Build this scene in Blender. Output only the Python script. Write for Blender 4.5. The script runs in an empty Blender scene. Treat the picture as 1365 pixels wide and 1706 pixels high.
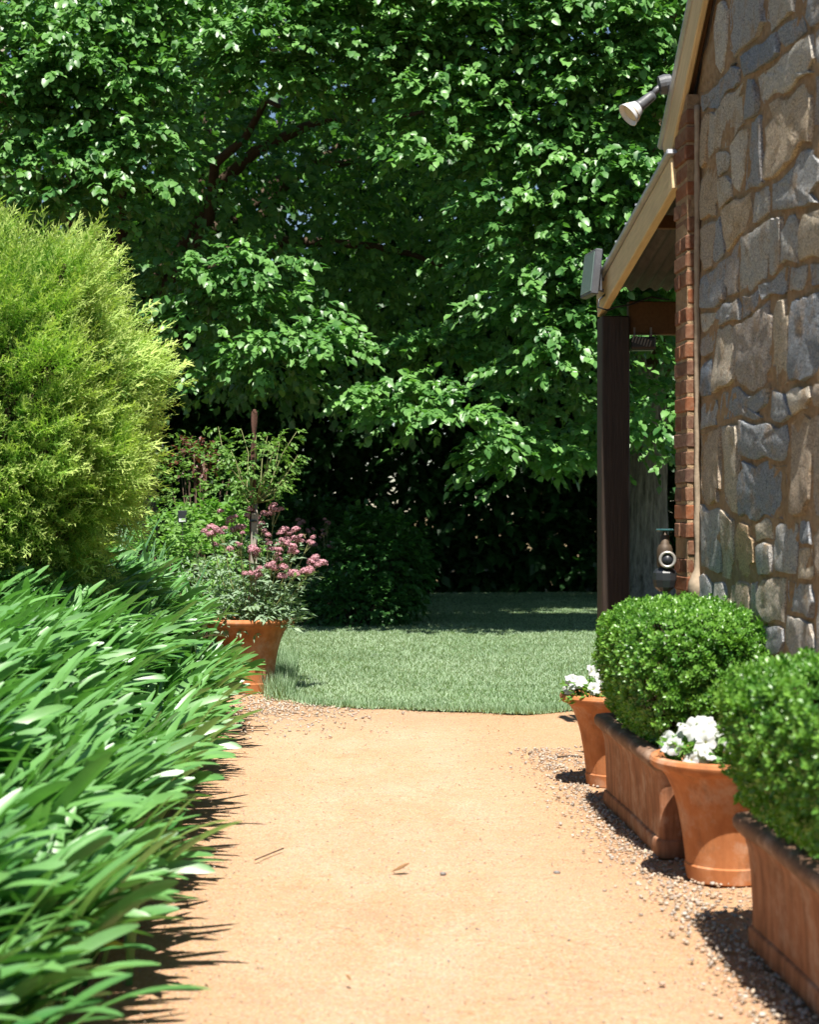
import bpy, math, random
import numpy as np
from mathutils import Vector, Matrix, noise as mnoise

rng = np.random.default_rng(7)
random.seed(7)
SC = bpy.context.scene
COL = SC.collection

# ------------------------------------------------------------------ camera
CAM_H = 1.4
F = 2844.0            # focal length in photograph pixels (1365 wide)
cam_d = bpy.data.cameras.new('camera')
cam_d.sensor_fit = 'HORIZONTAL'
cam_d.sensor_width = 24.0
cam_d.lens = 50.0
cam_d.clip_start = 0.05
cam_d.clip_end = 800
cam_d.dof.use_dof = True
cam_d.dof.focus_distance = 12.0
cam_d.dof.aperture_fstop = 3.4
cam = bpy.data.objects.new('camera', cam_d)
cam.location = (0, 0, CAM_H)
cam.rotation_euler = (math.radians(90), 0, 0)
COL.objects.link(cam)
SC.camera = cam

# ------------------------------------------------------------------ world, sun, exposure
SUNV = Vector((0.008, -0.49, 1.0)).normalized()       # direction towards the sun
elev = math.asin(SUNV.z)
azim = math.atan2(SUNV.x, SUNV.y)
world = bpy.data.worlds.new('World')
SC.world = world
world.use_nodes = True
wn = world.node_tree.nodes
wl = world.node_tree.links
wn.clear()
sky = wn.new('ShaderNodeTexSky')
sky.sky_type = 'NISHITA'
sky.sun_disc = False
sky.sun_elevation = elev
sky.sun_rotation = azim
sky.altitude = 300
sky.air_density = 1.0
sky.dust_density = 0.2
bg = wn.new('ShaderNodeBackground')
bg.inputs['Strength'].default_value = 0.05
wo = wn.new('ShaderNodeOutputWorld')
wl.new(sky.outputs[0], bg.inputs[0])
wl.new(bg.outputs[0], wo.inputs[0])

sun_d = bpy.data.lights.new('sun', 'SUN')
sun_d.energy = 5.0
sun_d.angle = math.radians(0.5)
sun_d.color = (1.0, 0.955, 0.88)
sun = bpy.data.objects.new('sun', sun_d)
sun.rotation_euler = (-SUNV).to_track_quat('-Z', 'Y').to_euler()
sun.location = (2, -8, 20)
COL.objects.link(sun)

SC.view_settings.view_transform = 'Standard'
SC.view_settings.look = 'None'
SC.view_settings.exposure = 1.14
SC.view_settings.gamma = 1.0
SC.view_settings.use_curve_mapping = False
SC.cycles.max_bounces = 7
SC.cycles.diffuse_bounces = 3
SC.cycles.glossy_bounces = 2
SC.cycles.transmission_bounces = 4
SC.cycles.transparent_max_bounces = 4
SC.cycles.sample_clamp_indirect = 6.0
SC.cycles.caustics_reflective = False
SC.cycles.caustics_refractive = False

# ------------------------------------------------------------------ helpers
def P(px, py, Y):
    """world point seen at photograph pixel (px, py) at distance Y"""
    return np.array([(px - 682.5) / F * Y, Y, CAM_H - (py - 853.0) / F * Y])

def G(px, py, z=0.0):
    Y = (CAM_H - z) * F / (py - 853.0)
    return np.array([(px - 682.5) / F * Y, Y, z])

def unit(a):
    a = np.asarray(a, float)
    return a / np.maximum(np.linalg.norm(a, axis=-1, keepdims=True), 1e-9)

def frames(d, up):
    """columns x (width), y = d (length), z (normal, close to up)"""
    y = unit(d)
    z = up - (up * y).sum(-1, keepdims=True) * y
    z = unit(z + 1e-6)
    x = np.cross(y, z)
    return np.stack([x, y, z], axis=-1)

def scatter(TV, TF, M, T, S, R=None):
    """copies of a template: TV (k,3), TF (f,3) -> V, Fc, tint"""
    n, k = len(T), len(TV)
    S = np.asarray(S, float)
    if S.ndim == 1:
        S = np.repeat(S[:, None], 3, axis=1)
    V = np.einsum('nij,nkj->nki', M, TV[None] * S[:, None, :]) + T[:, None, :]
    Fc = (TF[None] + (np.arange(n) * k)[:, None, None]).reshape(-1, TF.shape[1])
    if R is None:
        R = rng.random(n)
    tint = np.zeros((n, k, 4), np.float32)
    tint[..., 0] = np.asarray(R)[:, None]
    ty = TV[:, 1] - TV[:, 1].min()
    tint[..., 1] = (ty / max(ty.max(), 1e-6))[None]
    tint[..., 3] = 1
    return V.reshape(-1, 3), Fc, tint.reshape(-1, 4)

def join(parts):
    Vs, Fs, Ts, off = [], [], [], 0
    for V, Fc, t in parts:
        Vs.append(V); Fs.append(Fc + off); Ts.append(t); off += len(V)
    return np.concatenate(Vs), np.concatenate(Fs), np.concatenate(Ts)

def mesh_np(name, V, Fc, mats, tint=None, smooth=False, midx=None):
    """V (n,3); Fc (m,3|4) array or list of polygons"""
    me = bpy.data.meshes.new(name)
    V = np.asarray(V, np.float32)
    if isinstance(Fc, np.ndarray):
        m, k = Fc.shape
        me.vertices.add(len(V)); me.vertices.foreach_set('co', V.ravel())
        me.loops.add(m * k); me.loops.foreach_set('vertex_index', Fc.astype(np.int32).ravel())
        me.polygons.add(m)
        me.polygons.foreach_set('loop_start', np.arange(0, m * k, k, dtype=np.int32))
        me.polygons.foreach_set('loop_total', np.full(m, k, dtype=np.int32))
        me.update(calc_edges=True)
    else:
        me.from_pydata([tuple(map(float, v)) for v in V], [], [tuple(map(int, f)) for f in Fc])
        me.update()
    if tint is not None:
        a = me.attributes.new('tint', 'FLOAT_COLOR', 'POINT')
        a.data.foreach_set('color', np.asarray(tint, np.float32).ravel())
    if not isinstance(mats, (list, tuple)):
        mats = [mats]
    for mt in mats:
        me.materials.append(mt)
    if smooth:
        me.polygons.foreach_set('use_smooth', np.ones(len(me.polygons), bool))
    if midx is not None:
        me.polygons.foreach_set('material_index', np.asarray(midx, np.int32))
    return me

def add(name, me, parent=None, loc=None, rot=None, scale=None):
    o = bpy.data.objects.new(name, me)
    COL.objects.link(o)
    if parent is not None:
        o.parent = parent
    if loc is not None:
        o.location = loc
    if rot is not None:
        o.rotation_euler = rot
    if scale is not None:
        o.scale = scale
    return o

def thing(name, label, cat, loc=(0, 0, 0), rot=(0, 0, 0), group=None):
    return tag(add(name, None, None, loc, rot), label, cat, group)

def tag(o, label, cat=None, group=None, kind=None):
    o['label'] = label
    if cat: o['category'] = cat
    if group: o['group'] = group
    if kind: o['kind'] = kind
    return o

def struct(name, me, label):
    o = add(name, me)
    o['kind'] = 'structure'
    o['label'] = label
    return o

class MB:
    """collects boxes, tubes, lathes and loose faces into one mesh"""
    def __init__(s):
        s.v = []; s.f = []
    def raw(s, V, Fc):
        o = len(s.v)
        s.v += [tuple(map(float, v)) for v in V]
        s.f += [tuple(int(i) + o for i in f) for f in Fc]
        return s
    def box(s, c, h, R=None, bev=0.0):
        """centre c, half sizes h, chamfered edges"""
        c = np.array(c, float); h = np.array(h, float)
        b = min(bev, h.min() * 0.9)
        if b <= 0:
            V = np.array([[x, y, z] for x in (-1, 1) for y in (-1, 1) for z in (-1, 1)], float) * h
            Fc = [(0, 1, 3, 2), (4, 6, 7, 5), (0, 4, 5, 1), (2, 3, 7, 6), (0, 2, 6, 4), (1, 5, 7, 3)]
        else:
            V = []; idx = {}
            for sx in (-1, 1):
                for sy in (-1, 1):
                    for sz in (-1, 1):
                        for ax in range(3):
                            p = np.array([sx, sy, sz]) * (h - b); p[ax] = (sx, sy, sz)[ax] * h[ax]
                            idx[(sx, sy, sz, ax)] = len(V); V.append(p)
            V = np.array(V); Fc = []
            for ax in range(3):
                o1, o2 = [a for a in range(3) if a != ax]
                for sg in (-1, 1):
                    q = []
                    for a, bb in ((-1, -1), (1, -1), (1, 1), (-1, 1)):
                        k = [0, 0, 0]; k[ax] = sg; k[o1] = a; k[o2] = bb
                        q.append(idx[(*k, ax)])
                    Fc.append(q)
            for ax in range(3):
                o1, o2 = [a for a in range(3) if a != ax]
                for a in (-1, 1):
                    for bb in (-1, 1):
                        k0 = [0, 0, 0]; k1 = [0, 0, 0]
                        k0[ax] = -1; k1[ax] = 1
                        for k in (k0, k1):
                            k[o1] = a; k[o2] = bb
                        Fc.append((idx[(*k0, o1)], idx[(*k1, o1)], idx[(*k1, o2)], idx[(*k0, o2)]))
            for sx in (-1, 1):
                for sy in (-1, 1):
                    for sz in (-1, 1):
                        Fc.append([idx[(sx, sy, sz, a)] for a in range(3)])
        if R is not None:
            V = V @ np.array(R).T
        return s.raw(V + c, Fc)
    def tube(s, pts, rad, n=10, cap=True, twist=0.0, lobes=0, depth=0.0):
        pts = np.asarray(pts, float)
        m = len(pts)
        rad = np.broadcast_to(np.asarray(rad, float), (m,))
        t = unit(np.gradient(pts, axis=0))
        ref = np.array([1.0, 0, 0]) if abs(t[0][0]) < 0.9 else np.array([0, 1.0, 0])
        V = []
        for i in range(m):
            x = unit(ref - (ref @ t[i]) * t[i]); ref = x
            y = np.cross(t[i], x)
            a = np.arange(n) / n * 2 * np.pi
            r = rad[i] * (1 + depth * np.cos(lobes * (a + twist * i)))
            V.append(pts[i] + r[:, None] * (np.cos(a)[:, None] * x + np.sin(a)[:, None] * y))
        V = np.concatenate(V)
        Fc = [(i * n + j, i * n + (j + 1) % n, (i + 1) * n + (j + 1) % n, (i + 1) * n + j)
              for i in range(m - 1) for j in range(n)]
        if cap:
            Fc.append(list(range(n))[::-1]); Fc.append([(m - 1) * n + j for j in range(n)])
        return s.raw(V, Fc)
    def lathe(s, prof, n=40, c=(0, 0, 0), wob=None):
        c = np.array(c, float)
        V = []; m = len(prof)
        a = np.arange(n) / n * 2 * np.pi
        for r, z in prof:
            rr = r * (1 + (wob(a, z) if wob else 0 * a))
            V.append(np.stack([rr * np.cos(a), rr * np.sin(a), np.full(n, z)], 1) + c)
        V = np.concatenate(V)
        Fc = [(i * n + j, i * n + (j + 1) % n, (i + 1) * n + (j + 1) % n, (i + 1) * n + j)
              for i in range(m - 1) for j in range(n)]
        return s.raw(V, Fc)
    def mesh(s, name, mat, smooth=False):
        me = mesh_np(name, np.array(s.v), s.f, mat, smooth=smooth)
        return me
    def obj(s, name, mat, parent=None, smooth=False, loc=None, rot=None):
        return add(name, s.mesh(name, mat, smooth), parent, loc, rot)

def autosmooth(me, deg=40):
    me.polygons.foreach_set('use_smooth', np.ones(len(me.polygons), bool))
    try:
        me.set_sharp_from_angle(angle=math.radians(deg))
    except Exception:
        pass
    return me

# ------------------------------------------------------------------ materials
class NT:
    def __init__(s, name):
        s.m = bpy.data.materials.new(name); s.m.use_nodes = True
        s.t = s.m.node_tree; s.t.nodes.clear()
        s.out = s.t.nodes.new('ShaderNodeOutputMaterial')
    def n(s, typ, **kw):
        nd = s.t.nodes.new(typ)
        for k, v in kw.items():
            if k in nd.inputs:
                nd.inputs[k].default_value = v
            else:
                setattr(nd, k, v)
        return nd
    def l(s, a, b):
        s.t.links.new(a, b)
    def noise(s, scale, detail=4, rough=0.6, vec=None):
        nd = s.n('ShaderNodeTexNoise'); nd.inputs['Scale'].default_value = scale
        nd.inputs['Detail'].default_value = detail; nd.inputs['Roughness'].default_value = rough
        if vec is not None: s.l(vec, nd.inputs['Vector'])
        return nd.outputs['Fac']
    def coords(s, kind='Object', scale=None):
        tc = s.n('ShaderNodeTexCoord')
        if scale is None:
            return tc.outputs[kind]
        mp = s.n('ShaderNodeMapping'); mp.inputs['Scale'].default_value = scale
        s.l(tc.outputs[kind], mp.inputs['Vector'])
        return mp.outputs[0]
    def ramp(s, fac, stops):
        r = s.n('ShaderNodeValToRGB'); el = r.color_ramp.elements
        while len(el) < len(stops): el.new(0.5)
        for e, (p, c) in zip(el, stops):
            e.position = p; e.color = (*c, 1) if len(c) == 3 else c
        s.l(fac, r.inputs[0])
        return r.outputs[0]
    def mix(s, fac, a, b, mode='MIX'):
        m = s.n('ShaderNodeMix', data_type='RGBA', blend_type=mode)
        if isinstance(fac, (int, float)): m.inputs[0].default_value = fac
        else: s.l(fac, m.inputs[0])
        for sock, v in ((m.inputs[6], a), (m.inputs[7], b)):
            if isinstance(v, (tuple, list)): sock.default_value = (*v, 1) if len(v) == 3 else v
            else: s.l(v, sock)
        return m.outputs[2]
    def bump(s, h, strength=0.5, dist=0.01, prev=None):
        b = s.n('ShaderNodeBump'); b.inputs['Strength'].default_value = strength
        b.inputs['Distance'].default_value = dist
        s.l(h, b.inputs['Height'])
        if prev is not None: s.l(prev, b.inputs['Normal'])
        return b.outputs[0]
    def pbsdf(s, col, rough=0.6, spec=0.5, metal=0.0, normal=None):
        b = s.n('ShaderNodeBsdfPrincipled')
        if isinstance(col, (tuple, list)): b.inputs['Base Color'].default_value = (*col, 1)
        else: s.l(col, b.inputs['Base Color'])
        if isinstance(rough, (int, float)): b.inputs['Roughness'].default_value = rough
        else: s.l(rough, b.inputs['Roughness'])
        b.inputs['Specular IOR Level'].default_value = spec
        b.inputs['Metallic'].default_value = metal
        if normal is not None: s.l(normal, b.inputs['Normal'])
        return b
    def done(s, sh):
        s.l(sh.outputs[0], s.out.inputs[0])
        return s.m

def leaf_mat(name, c0, c1, tipc=None, rough=0.42, trans=0.3, spec=0.5, tcol=1.4, nscale=30, objrand=False, c2=None):
    t = NT(name)
    at = t.n('ShaderNodeAttribute', attribute_name='tint')
    sp = t.n('ShaderNodeSeparateColor'); t.l(at.outputs['Color'], sp.inputs[0])
    fac = sp.outputs[0]
    if objrand:
        oi = t.n('ShaderNodeObjectInfo'); fac = oi.outputs['Random']
    stops = [(0.0, c0), (1.0, c1)] if c2 is None else [(0.0, c0), (0.9, c1), (0.965, c1), (0.985, c2)]
    col = t.ramp(fac, stops)
    if tipc is not None:
        mr = t.n('ShaderNodeMapRange'); mr.inputs[1].default_value = 0.45; mr.inputs[2].default_value = 1.0
        t.l(sp.outputs[1], mr.inputs[0])
        col = t.mix(mr.outputs[0], col, tipc)
    nz = t.noise(nscale, 2, vec=t.coords('Object'))
    col = t.mix(t.ramp(nz, [(0.3, (0.72, 0.74, 0.7)), (0.7, (1.18, 1.14, 1.1))]), (0, 0, 0), col, 'MULTIPLY') if False else col
    mulc = t.ramp(nz, [(0.3, (0.75, 0.78, 0.75)), (0.7, (1.0, 1.0, 1.0))])
    col = t.mix(1.0, col, mulc, 'MULTIPLY')
    b = t.pbsdf(col, rough, spec)
    tr = t.n('ShaderNodeBsdfTranslucent')
    tc = t.mix(1.0, col, (1.0 * tcol, 1.25 * tcol, 0.5 * tcol), 'MULTIPLY')
    t.l(tc, tr.inputs[0])
    mx = t.n('ShaderNodeMixShader'); mx.inputs[0].default_value = trans
    t.l(b.outputs[0], mx.inputs[1]); t.l(tr.outputs[0], mx.inputs[2])
    return t.done(mx)

def plain(name, col, rough=0.6, spec=0.4, metal=0.0, vary=0.25, scale=25, bump=0.15, stretch=None):
    t = NT(name)
    v = t.coords('Object', stretch)
    nz = t.noise(scale, 5, vec=v)
    c = t.ramp(nz, [(0.25, tuple(x * (1 - vary) for x in col)), (0.75, tuple(min(1, x * (1 + vary)) for x in col))])
    b = t.pbsdf(c, rough, spec, metal, t.bump(nz, bump, 0.01))
    return t.done(b)

M = {}
M['tree_leaf'] = leaf_mat('tree_leaf', (0.032, 0.125, 0.030), (0.20, 0.395, 0.10), rough=0.40, trans=0.26, spec=0.5)
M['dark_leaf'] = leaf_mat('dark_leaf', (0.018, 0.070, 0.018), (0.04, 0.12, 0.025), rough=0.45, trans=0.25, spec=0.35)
M['shrub_leaf'] = leaf_mat('shrub_leaf', (0.025, 0.095, 0.022), (0.07, 0.19, 0.04), rough=0.45, trans=0.25, spec=0.4)
M['fresh_leaf'] = leaf_mat('fresh_leaf', (0.11, 0.25, 0.05), (0.22, 0.37, 0.09), rough=0.5, trans=0.3, spec=0.35)
M['rose_leaf'] = leaf_mat('rose_leaf', (0.09, 0.21, 0.045), (0.20, 0.31, 0.075), rough=0.45, trans=0.3, spec=0.4)
M['red_leaf'] = leaf_mat('red_leaf', (0.10, 0.07, 0.035), (0.16, 0.03, 0.025), rough=0.45, trans=0.25)
M['grey_leaf'] = leaf_mat('grey_leaf', (0.18, 0.28, 0.17), (0.32, 0.41, 0.27), rough=0.55, trans=0.25, spec=0.3)
M['iris_leaf'] = leaf_mat('iris_leaf', (0.08, 0.20, 0.08), (0.15, 0.29, 0.11), rough=0.45, trans=0.3)
M['box_leaf'] = leaf_mat('box_leaf', (0.048, 0.165, 0.022), (0.20, 0.38, 0.058), rough=0.36, trans=0.25, spec=0.5)
M['conifer'] = leaf_mat('conifer', (0.085, 0.235, 0.034), (0.32, 0.50, 0.09), tipc=(0.60, 0.68, 0.22), rough=0.6, trans=0.25, spec=0.25, nscale=6)
M['agapanthus'] = leaf_mat('agapanthus', (0.032, 0.145, 0.032), (0.15, 0.335, 0.09), rough=0.40, trans=0.2, spec=1.0, nscale=14)
M['yellow_strap'] = leaf_mat('yellow_strap', (0.36, 0.33, 0.06), (0.42, 0.36, 0.08), rough=0.4, trans=0.2, spec=0.5, nscale=14)
M['grass'] = leaf_mat('grass', (0.18, 0.285, 0.145), (0.36, 0.455, 0.30), rough=0.5, trans=0.25, spec=0.35, nscale=1.2)
M['stem'] = plain('stem', (0.16, 0.17, 0.06), 0.6)
M['bark'] = None
M['pink'] = leaf_mat('pink', (0.46, 0.16, 0.23), (0.72, 0.44, 0.48), rough=0.6, trans=0.25, spec=0.2, tcol=0.8)
M['petal'] = leaf_mat('petal', (0.58, 0.58, 0.60), (0.72, 0.71, 0.70), rough=0.6, trans=0.3, spec=0.2, tcol=0.72)
M['flower_eye'] = plain('flower_eye', (0.62, 0.62, 0.25), 0.6)

def mk_bark():
    t = NT('bark')
    v = t.coords('Object', (5, 5, 0.7))
    nz = t.noise(3.5, 7, 0.65, v)
    fine = t.noise(40, 4, 0.6, t.coords('Object', (1, 1, 0.25)))
    c = t.ramp(nz, [(0.3, (0.05, 0.043, 0.033)), (0.5, (0.27, 0.24, 0.195)), (0.7, (0.42, 0.385, 0.32))])
    c = t.mix(0.35, c, t.ramp(fine, [(0.3, (0.06, 0.05, 0.04)), (0.7, (0.3, 0.28, 0.24))]))
    return t.done(t.pbsdf(c, 0.9, 0.2, 0, t.bump(nz, 0.8, 0.05)))
M['bark'] = mk_bark()

def mk_path():
    t = NT('path_granite')
    v = t.coords('Object')
    big = t.noise(0.9, 5, 0.6, v)
    mid = t.noise(9, 5, 0.65, v)
    fine = t.noise(105, 4, 0.8, v)
    grit = t.n('ShaderNodeTexVoronoi'); grit.inputs['Scale'].default_value = 190; t.l(v, grit.inputs['Vector'])
    m2 = t.noise(38, 4, 0.7, v)
    patch = t.noise(3.2, 6, 0.68, t.coords('Object', (1, 0.45, 1)))
    pale, warm, rust = (0.51, 0.345, 0.232), (0.465, 0.242, 0.110), (0.33, 0.15, 0.05)
    c = t.ramp(patch, [(0.36, rust), (0.47, warm), (0.60, pale)])
    c = t.mix(0.4, c, t.ramp(big, [(0.38, warm), (0.6, pale)]))
    c = t.mix(0.35, c, t.ramp(m2, [(0.34, warm), (0.62, (0.53, 0.41, 0.28))]))
    # browner soil trodden in at the lawn end and along both edges
    sx = t.n('ShaderNodeSeparateXYZ'); t.l(v, sx.inputs[0])
    wob = t.n('ShaderNodeMath', operation='MULTIPLY_ADD'); t.l(mid, wob.inputs[0]); wob.inputs[1].default_value = 1.6; t.l(sx.outputs[1], wob.inputs[2])
    e1 = t.n('ShaderNodeMapRange', interpolation_type='SMOOTHSTEP'); t.l(wob.outputs[0], e1.inputs[0])
    e1.inputs[1].default_value = 11.0; e1.inputs[2].default_value = 13.0; e1.inputs[4].default_value = 0.62
    c = t.mix(e1.outputs[0], c, (0.27, 0.145, 0.062))
    ax_ = t.n('ShaderNodeMath', operation='MULTIPLY_ADD'); t.l(sx.outputs[1], ax_.inputs[0]); ax_.inputs[1].default_value = 0.068; t.l(sx.outputs[0], ax_.inputs[2])
    cen = t.n('ShaderNodeMath', operation='SUBTRACT'); t.l(ax_.outputs[0], cen.inputs[0]); cen.inputs[1].default_value = 0.42
    ab = t.n('ShaderNodeMath', operation='ABSOLUTE'); t.l(cen.outputs[0], ab.inputs[0])
    w2 = t.n('ShaderNodeMath', operation='MULTIPLY_ADD'); t.l(patch, w2.inputs[0]); w2.inputs[1].default_value = 0.9; t.l(ab.outputs[0], w2.inputs[2])
    e2 = t.n('ShaderNodeMapRange', interpolation_type='SMOOTHSTEP'); t.l(w2.outputs[0], e2.inputs[0])
    e2.inputs[1].default_value = 0.85; e2.inputs[2].default_value = 1.45; e2.inputs[4].default_value = 0.62
    c = t.mix(e2.outputs[0], c, (0.43, 0.205, 0.075))
    c = t.mix(0.45, c, t.ramp(fine, [(0.33, (0.21, 0.10, 0.042)), (0.46, (0.48, 0.30, 0.178)), (0.64, (0.70, 0.58, 0.45))]))
    c = t.mix(0.12, c, grit.outputs['Color'], 'OVERLAY')
    n1 = t.bump(mid, 0.8, 0.03)
    n2 = t.bump(fine, 1.0, 0.008, t.bump(m2, 0.6, 0.012, n1))
    return t.done(t.pbsdf(c, 0.95, 0.12, 0, n2))
M['path'] = mk_path()

def mk_soil(name, a, b):
    t = NT(name)
    v = t.coords('Object')
    n0 = t.noise(5, 5, 0.6, v); n1 = t.noise(70, 4, 0.7, v)
    c = t.mix(0.6, t.ramp(n0, [(0.3, a), (0.7, b)]), t.ramp(n1, [(0.3, tuple(x * .6 for x in a)), (0.7, tuple(x * 1.3 for x in b))]))
    return t.done(t.pbsdf(c, 0.95, 0.1, 0, t.bump(n1, 0.8, 0.015)))
M['soil'] = mk_soil('soil', (0.055, 0.034, 0.02), (0.13, 0.085, 0.05))
M['ground'] = mk_soil('ground_earth', (0.10, 0.075, 0.04), (0.16, 0.12, 0.06))
M['lawn'] = mk_soil('lawn_thatch', (0.07, 0.10, 0.045), (0.12, 0.16, 0.07))

def mk_terracotta(name, lo, mid, hi, streak=0.4, sscale=(6, 6, 0.8)):
    t = NT(name)
    v = t.coords('Object')
    st = t.noise(4, 6, 0.65, t.coords('Object', sscale))
    mot = t.noise(14, 5, 0.65, v)
    fine = t.noise(160, 3, 0.6, v)
    c = t.ramp(mot, [(0.3, lo), (0.5, mid), (0.75, hi)])
    c = t.mix(streak, c, t.ramp(st, [(0.32, tuple(x * 0.55 for x in lo)), (0.5, mid), (0.72, tuple(min(1, x * 1.12) for x in hi))]))
    bl = t.noise(5.5, 7, 0.72, v)
    c = t.mix(t.ramp(bl, [(0.50, (0, 0, 0)), (0.68, (0.55, 0.55, 0.55))]), c, (0.52, 0.38, 0.28))
    dk = t.noise(9, 6, 0.75, t.coords('Object', (1, 1, 0.5)))
    c = t.mix(t.ramp(dk, [(0.53, (0, 0, 0)), (0.70, (0.6, 0.6, 0.6))]), c, (0.13, 0.075, 0.04))
    n = t.bump(fine, 0.25, 0.003, t.bump(mot, 0.2, 0.006))
    return t.done(t.pbsdf(c, 0.8, 0.25, 0, n))
M['terracotta'] = mk_terracotta('terracotta', (0.34, 0.120, 0.042), (0.40, 0.150, 0.055), (0.46, 0.20, 0.085), 0.25)
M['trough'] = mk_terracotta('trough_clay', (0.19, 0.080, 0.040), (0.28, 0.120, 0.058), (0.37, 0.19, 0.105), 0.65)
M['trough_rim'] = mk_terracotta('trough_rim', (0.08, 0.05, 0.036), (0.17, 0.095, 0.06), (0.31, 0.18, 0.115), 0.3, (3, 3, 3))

def mk_stone():
    t = NT('granite_stone')
    oi = t.n('ShaderNodeObjectInfo')
    v = t.coords('Object')
    ad = t.n('ShaderNodeVectorMath', operation='ADD')
    mu = t.n('ShaderNodeVectorMath', operation='SCALE'); mu.inputs[0].default_value = (13.7, 7.3, 5.1)
    t.l(oi.outputs['Random'], mu.inputs['Scale'])
    t.l(v, ad.inputs[0]); t.l(mu.outputs[0], ad.inputs[1])
    v = ad.outputs[0]
    base = t.ramp(oi.outputs['Random'], [(0.0, (0.21, 0.25, 0.31)), (0.22, (0.42, 0.42, 0.41)), (0.42, (0.53, 0.46, 0.36)),
                                         (0.6, (0.27, 0.31, 0.37)), (0.75, (0.50, 0.37, 0.23)), (0.88, (0.56, 0.53, 0.47)), (1.0, (0.38, 0.39, 0.39))])
    patch = t.noise(7, 5, 0.65, v)
    base = t.mix(t.ramp(patch, [(0.5, (0, 0, 0)), (0.70, (0.75, 0.75, 0.75))]), base, (0.36, 0.245, 0.13))
    spk = t.noise(130, 3, 0.75, v)
    base = t.mix(0.8, base, t.ramp(spk, [(0.33, (0.05, 0.05, 0.06)), (0.46, (0.42, 0.41, 0.39)), (0.66, (0.85, 0.81, 0.75))]), 'OVERLAY')
    rough = t.noise(26, 6, 0.7, v)
    n = t.bump(spk, 0.6, 0.005, t.bump(rough, 1.0, 0.03))
    return t.done(t.pbsdf(base, 0.9, 0.2, 0, n))
M['stone'] = mk_stone()

def mk_mortar():
    t = NT('lime_mortar')
    v = t.coords('Object')
    n0 = t.noise(4, 5, 0.65, v); n1 = t.noise(35, 6, 0.7, v); n2 = t.noise(150, 3, 0.7, v)
    c = t.ramp(n0, [(0.3, (0.27, 0.18, 0.10)), (0.5, (0.44, 0.26, 0.125)), (0.72, (0.52, 0.40, 0.26))])
    c = t.mix(0.5, c, t.ramp(n1, [(0.3, (0.13, 0.09, 0.055)), (0.7, (0.52, 0.39, 0.26))]))
    return t.done(t.pbsdf(c, 0.95, 0.1, 0, t.bump(n2, 0.5, 0.006, t.bump(n1, 0.9, 0.03))))
M['mortar'] = mk_mortar()

def mk_brick():
    t = NT('red_brick')
    oi = t.n('ShaderNodeObjectInfo')
    v = t.coords('Object')
    c = t.ramp(oi.outputs['Random'], [(0, (0.13, 0.052, 0.03)), (0.3, (0.25, 0.09, 0.04)), (0.5, (0.16, 0.078, 0.046)), (0.75, (0.20, 0.095, 0.054)), (1, (0.10, 0.056, 0.042))])
    n0 = t.noise(30, 6, 0.7, v)
    c = t.mix(t.ramp(n0, [(0.45, (0, 0, 0)), (0.75, (0.6, 0.6, 0.6))]), c, (0.30, 0.21, 0.14))
    return t.done(t.pbsdf(c, 0.9, 0.15, 0, t.bump(n0, 0.7, 0.01)))
M['brick'] = mk_brick()

M['cement'] = plain('cement_fillet', (0.33, 0.255, 0.18), 0.95, 0.1, vary=0.3, scale=18, bump=0.5)
M['cream_timber'] = plain('cream_timber', (0.60, 0.445, 0.24), 0.6, 0.35, vary=0.18, scale=6, stretch=(1, 8, 8), bump=0.1)
M['amber_timber'] = plain('amber_timber', (0.10, 0.05, 0.018), 0.65, 0.3, vary=0.25, scale=6, stretch=(1.5, 9, 9), bump=0.15)
M['dark_timber'] = plain('dark_timber', (0.030, 0.019, 0.013), 0.6, 0.4, vary=0.45, scale=9, stretch=(7, 7, 0.5), bump=0.35)
M['galv'] = plain('galvanised_iron', (0.47, 0.48, 0.50), 0.42, 0.5, metal=0.6, vary=0.15, scale=12, bump=0.05)
M['old_iron'] = plain('weathered_iron', (0.20, 0.19, 0.18), 0.7, 0.3, metal=0.2, vary=0.3, scale=9, bump=0.1)
M['dull_iron'] = plain('dull_iron', (0.075, 0.072, 0.066), 0.75, 0.3, vary=0.35, scale=9, bump=0.1)
M['lamp_white'] = plain('lamp_white', (0.60, 0.60, 0.62), 0.45, 0.5, vary=0.08)
M['lamp_inner'] = plain('lamp_inner', (0.62, 0.52, 0.38), 0.5, 0.4, vary=0.08)
M['lamp_grey'] = plain('lamp_grey', (0.085, 0.088, 0.095), 0.45, 0.5, vary=0.1)
M['panel_glass'] = plain('panel_glass', (0.14, 0.19, 0.18), 0.25, 0.6, vary=0.1)
M['black_plastic'] = plain('black_plastic', (0.022, 0.024, 0.028), 0.4, 0.5, vary=0.2)
M['brass'] = plain('old_brass', (0.075, 0.05, 0.03), 0.6, 0.4, metal=0.2, vary=0.3)
M['chrome'] = plain('bright_ring', (0.40, 0.37, 0.33), 0.35, 0.5, metal=0.5, vary=0.1)
M['teal_paint'] = plain('teal_paint', (0.012, 0.06, 0.062), 0.45, 0.5, vary=0.2)
M['rust'] = plain('rusty_iron', (0.085, 0.042, 0.028), 0.8, 0.3, metal=0.2, vary=0.4, scale=60, bump=0.4)
M['grey_wood'] = plain('grey_wood', (0.30, 0.265, 0.22), 0.85, 0.2, vary=0.35, scale=14, stretch=(6, 6, 0.6), bump=0.4)
M['twig'] = plain('twig_brown', (0.075, 0.05, 0.032), 0.8, 0.2, vary=0.3)
M['dead_leaf'] = plain('dead_leaf', (0.20, 0.11, 0.05), 0.8, 0.2, vary=0.3)
M['label_white'] = plain('label_white', (0.55, 0.56, 0.58), 0.5, 0.4)

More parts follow.
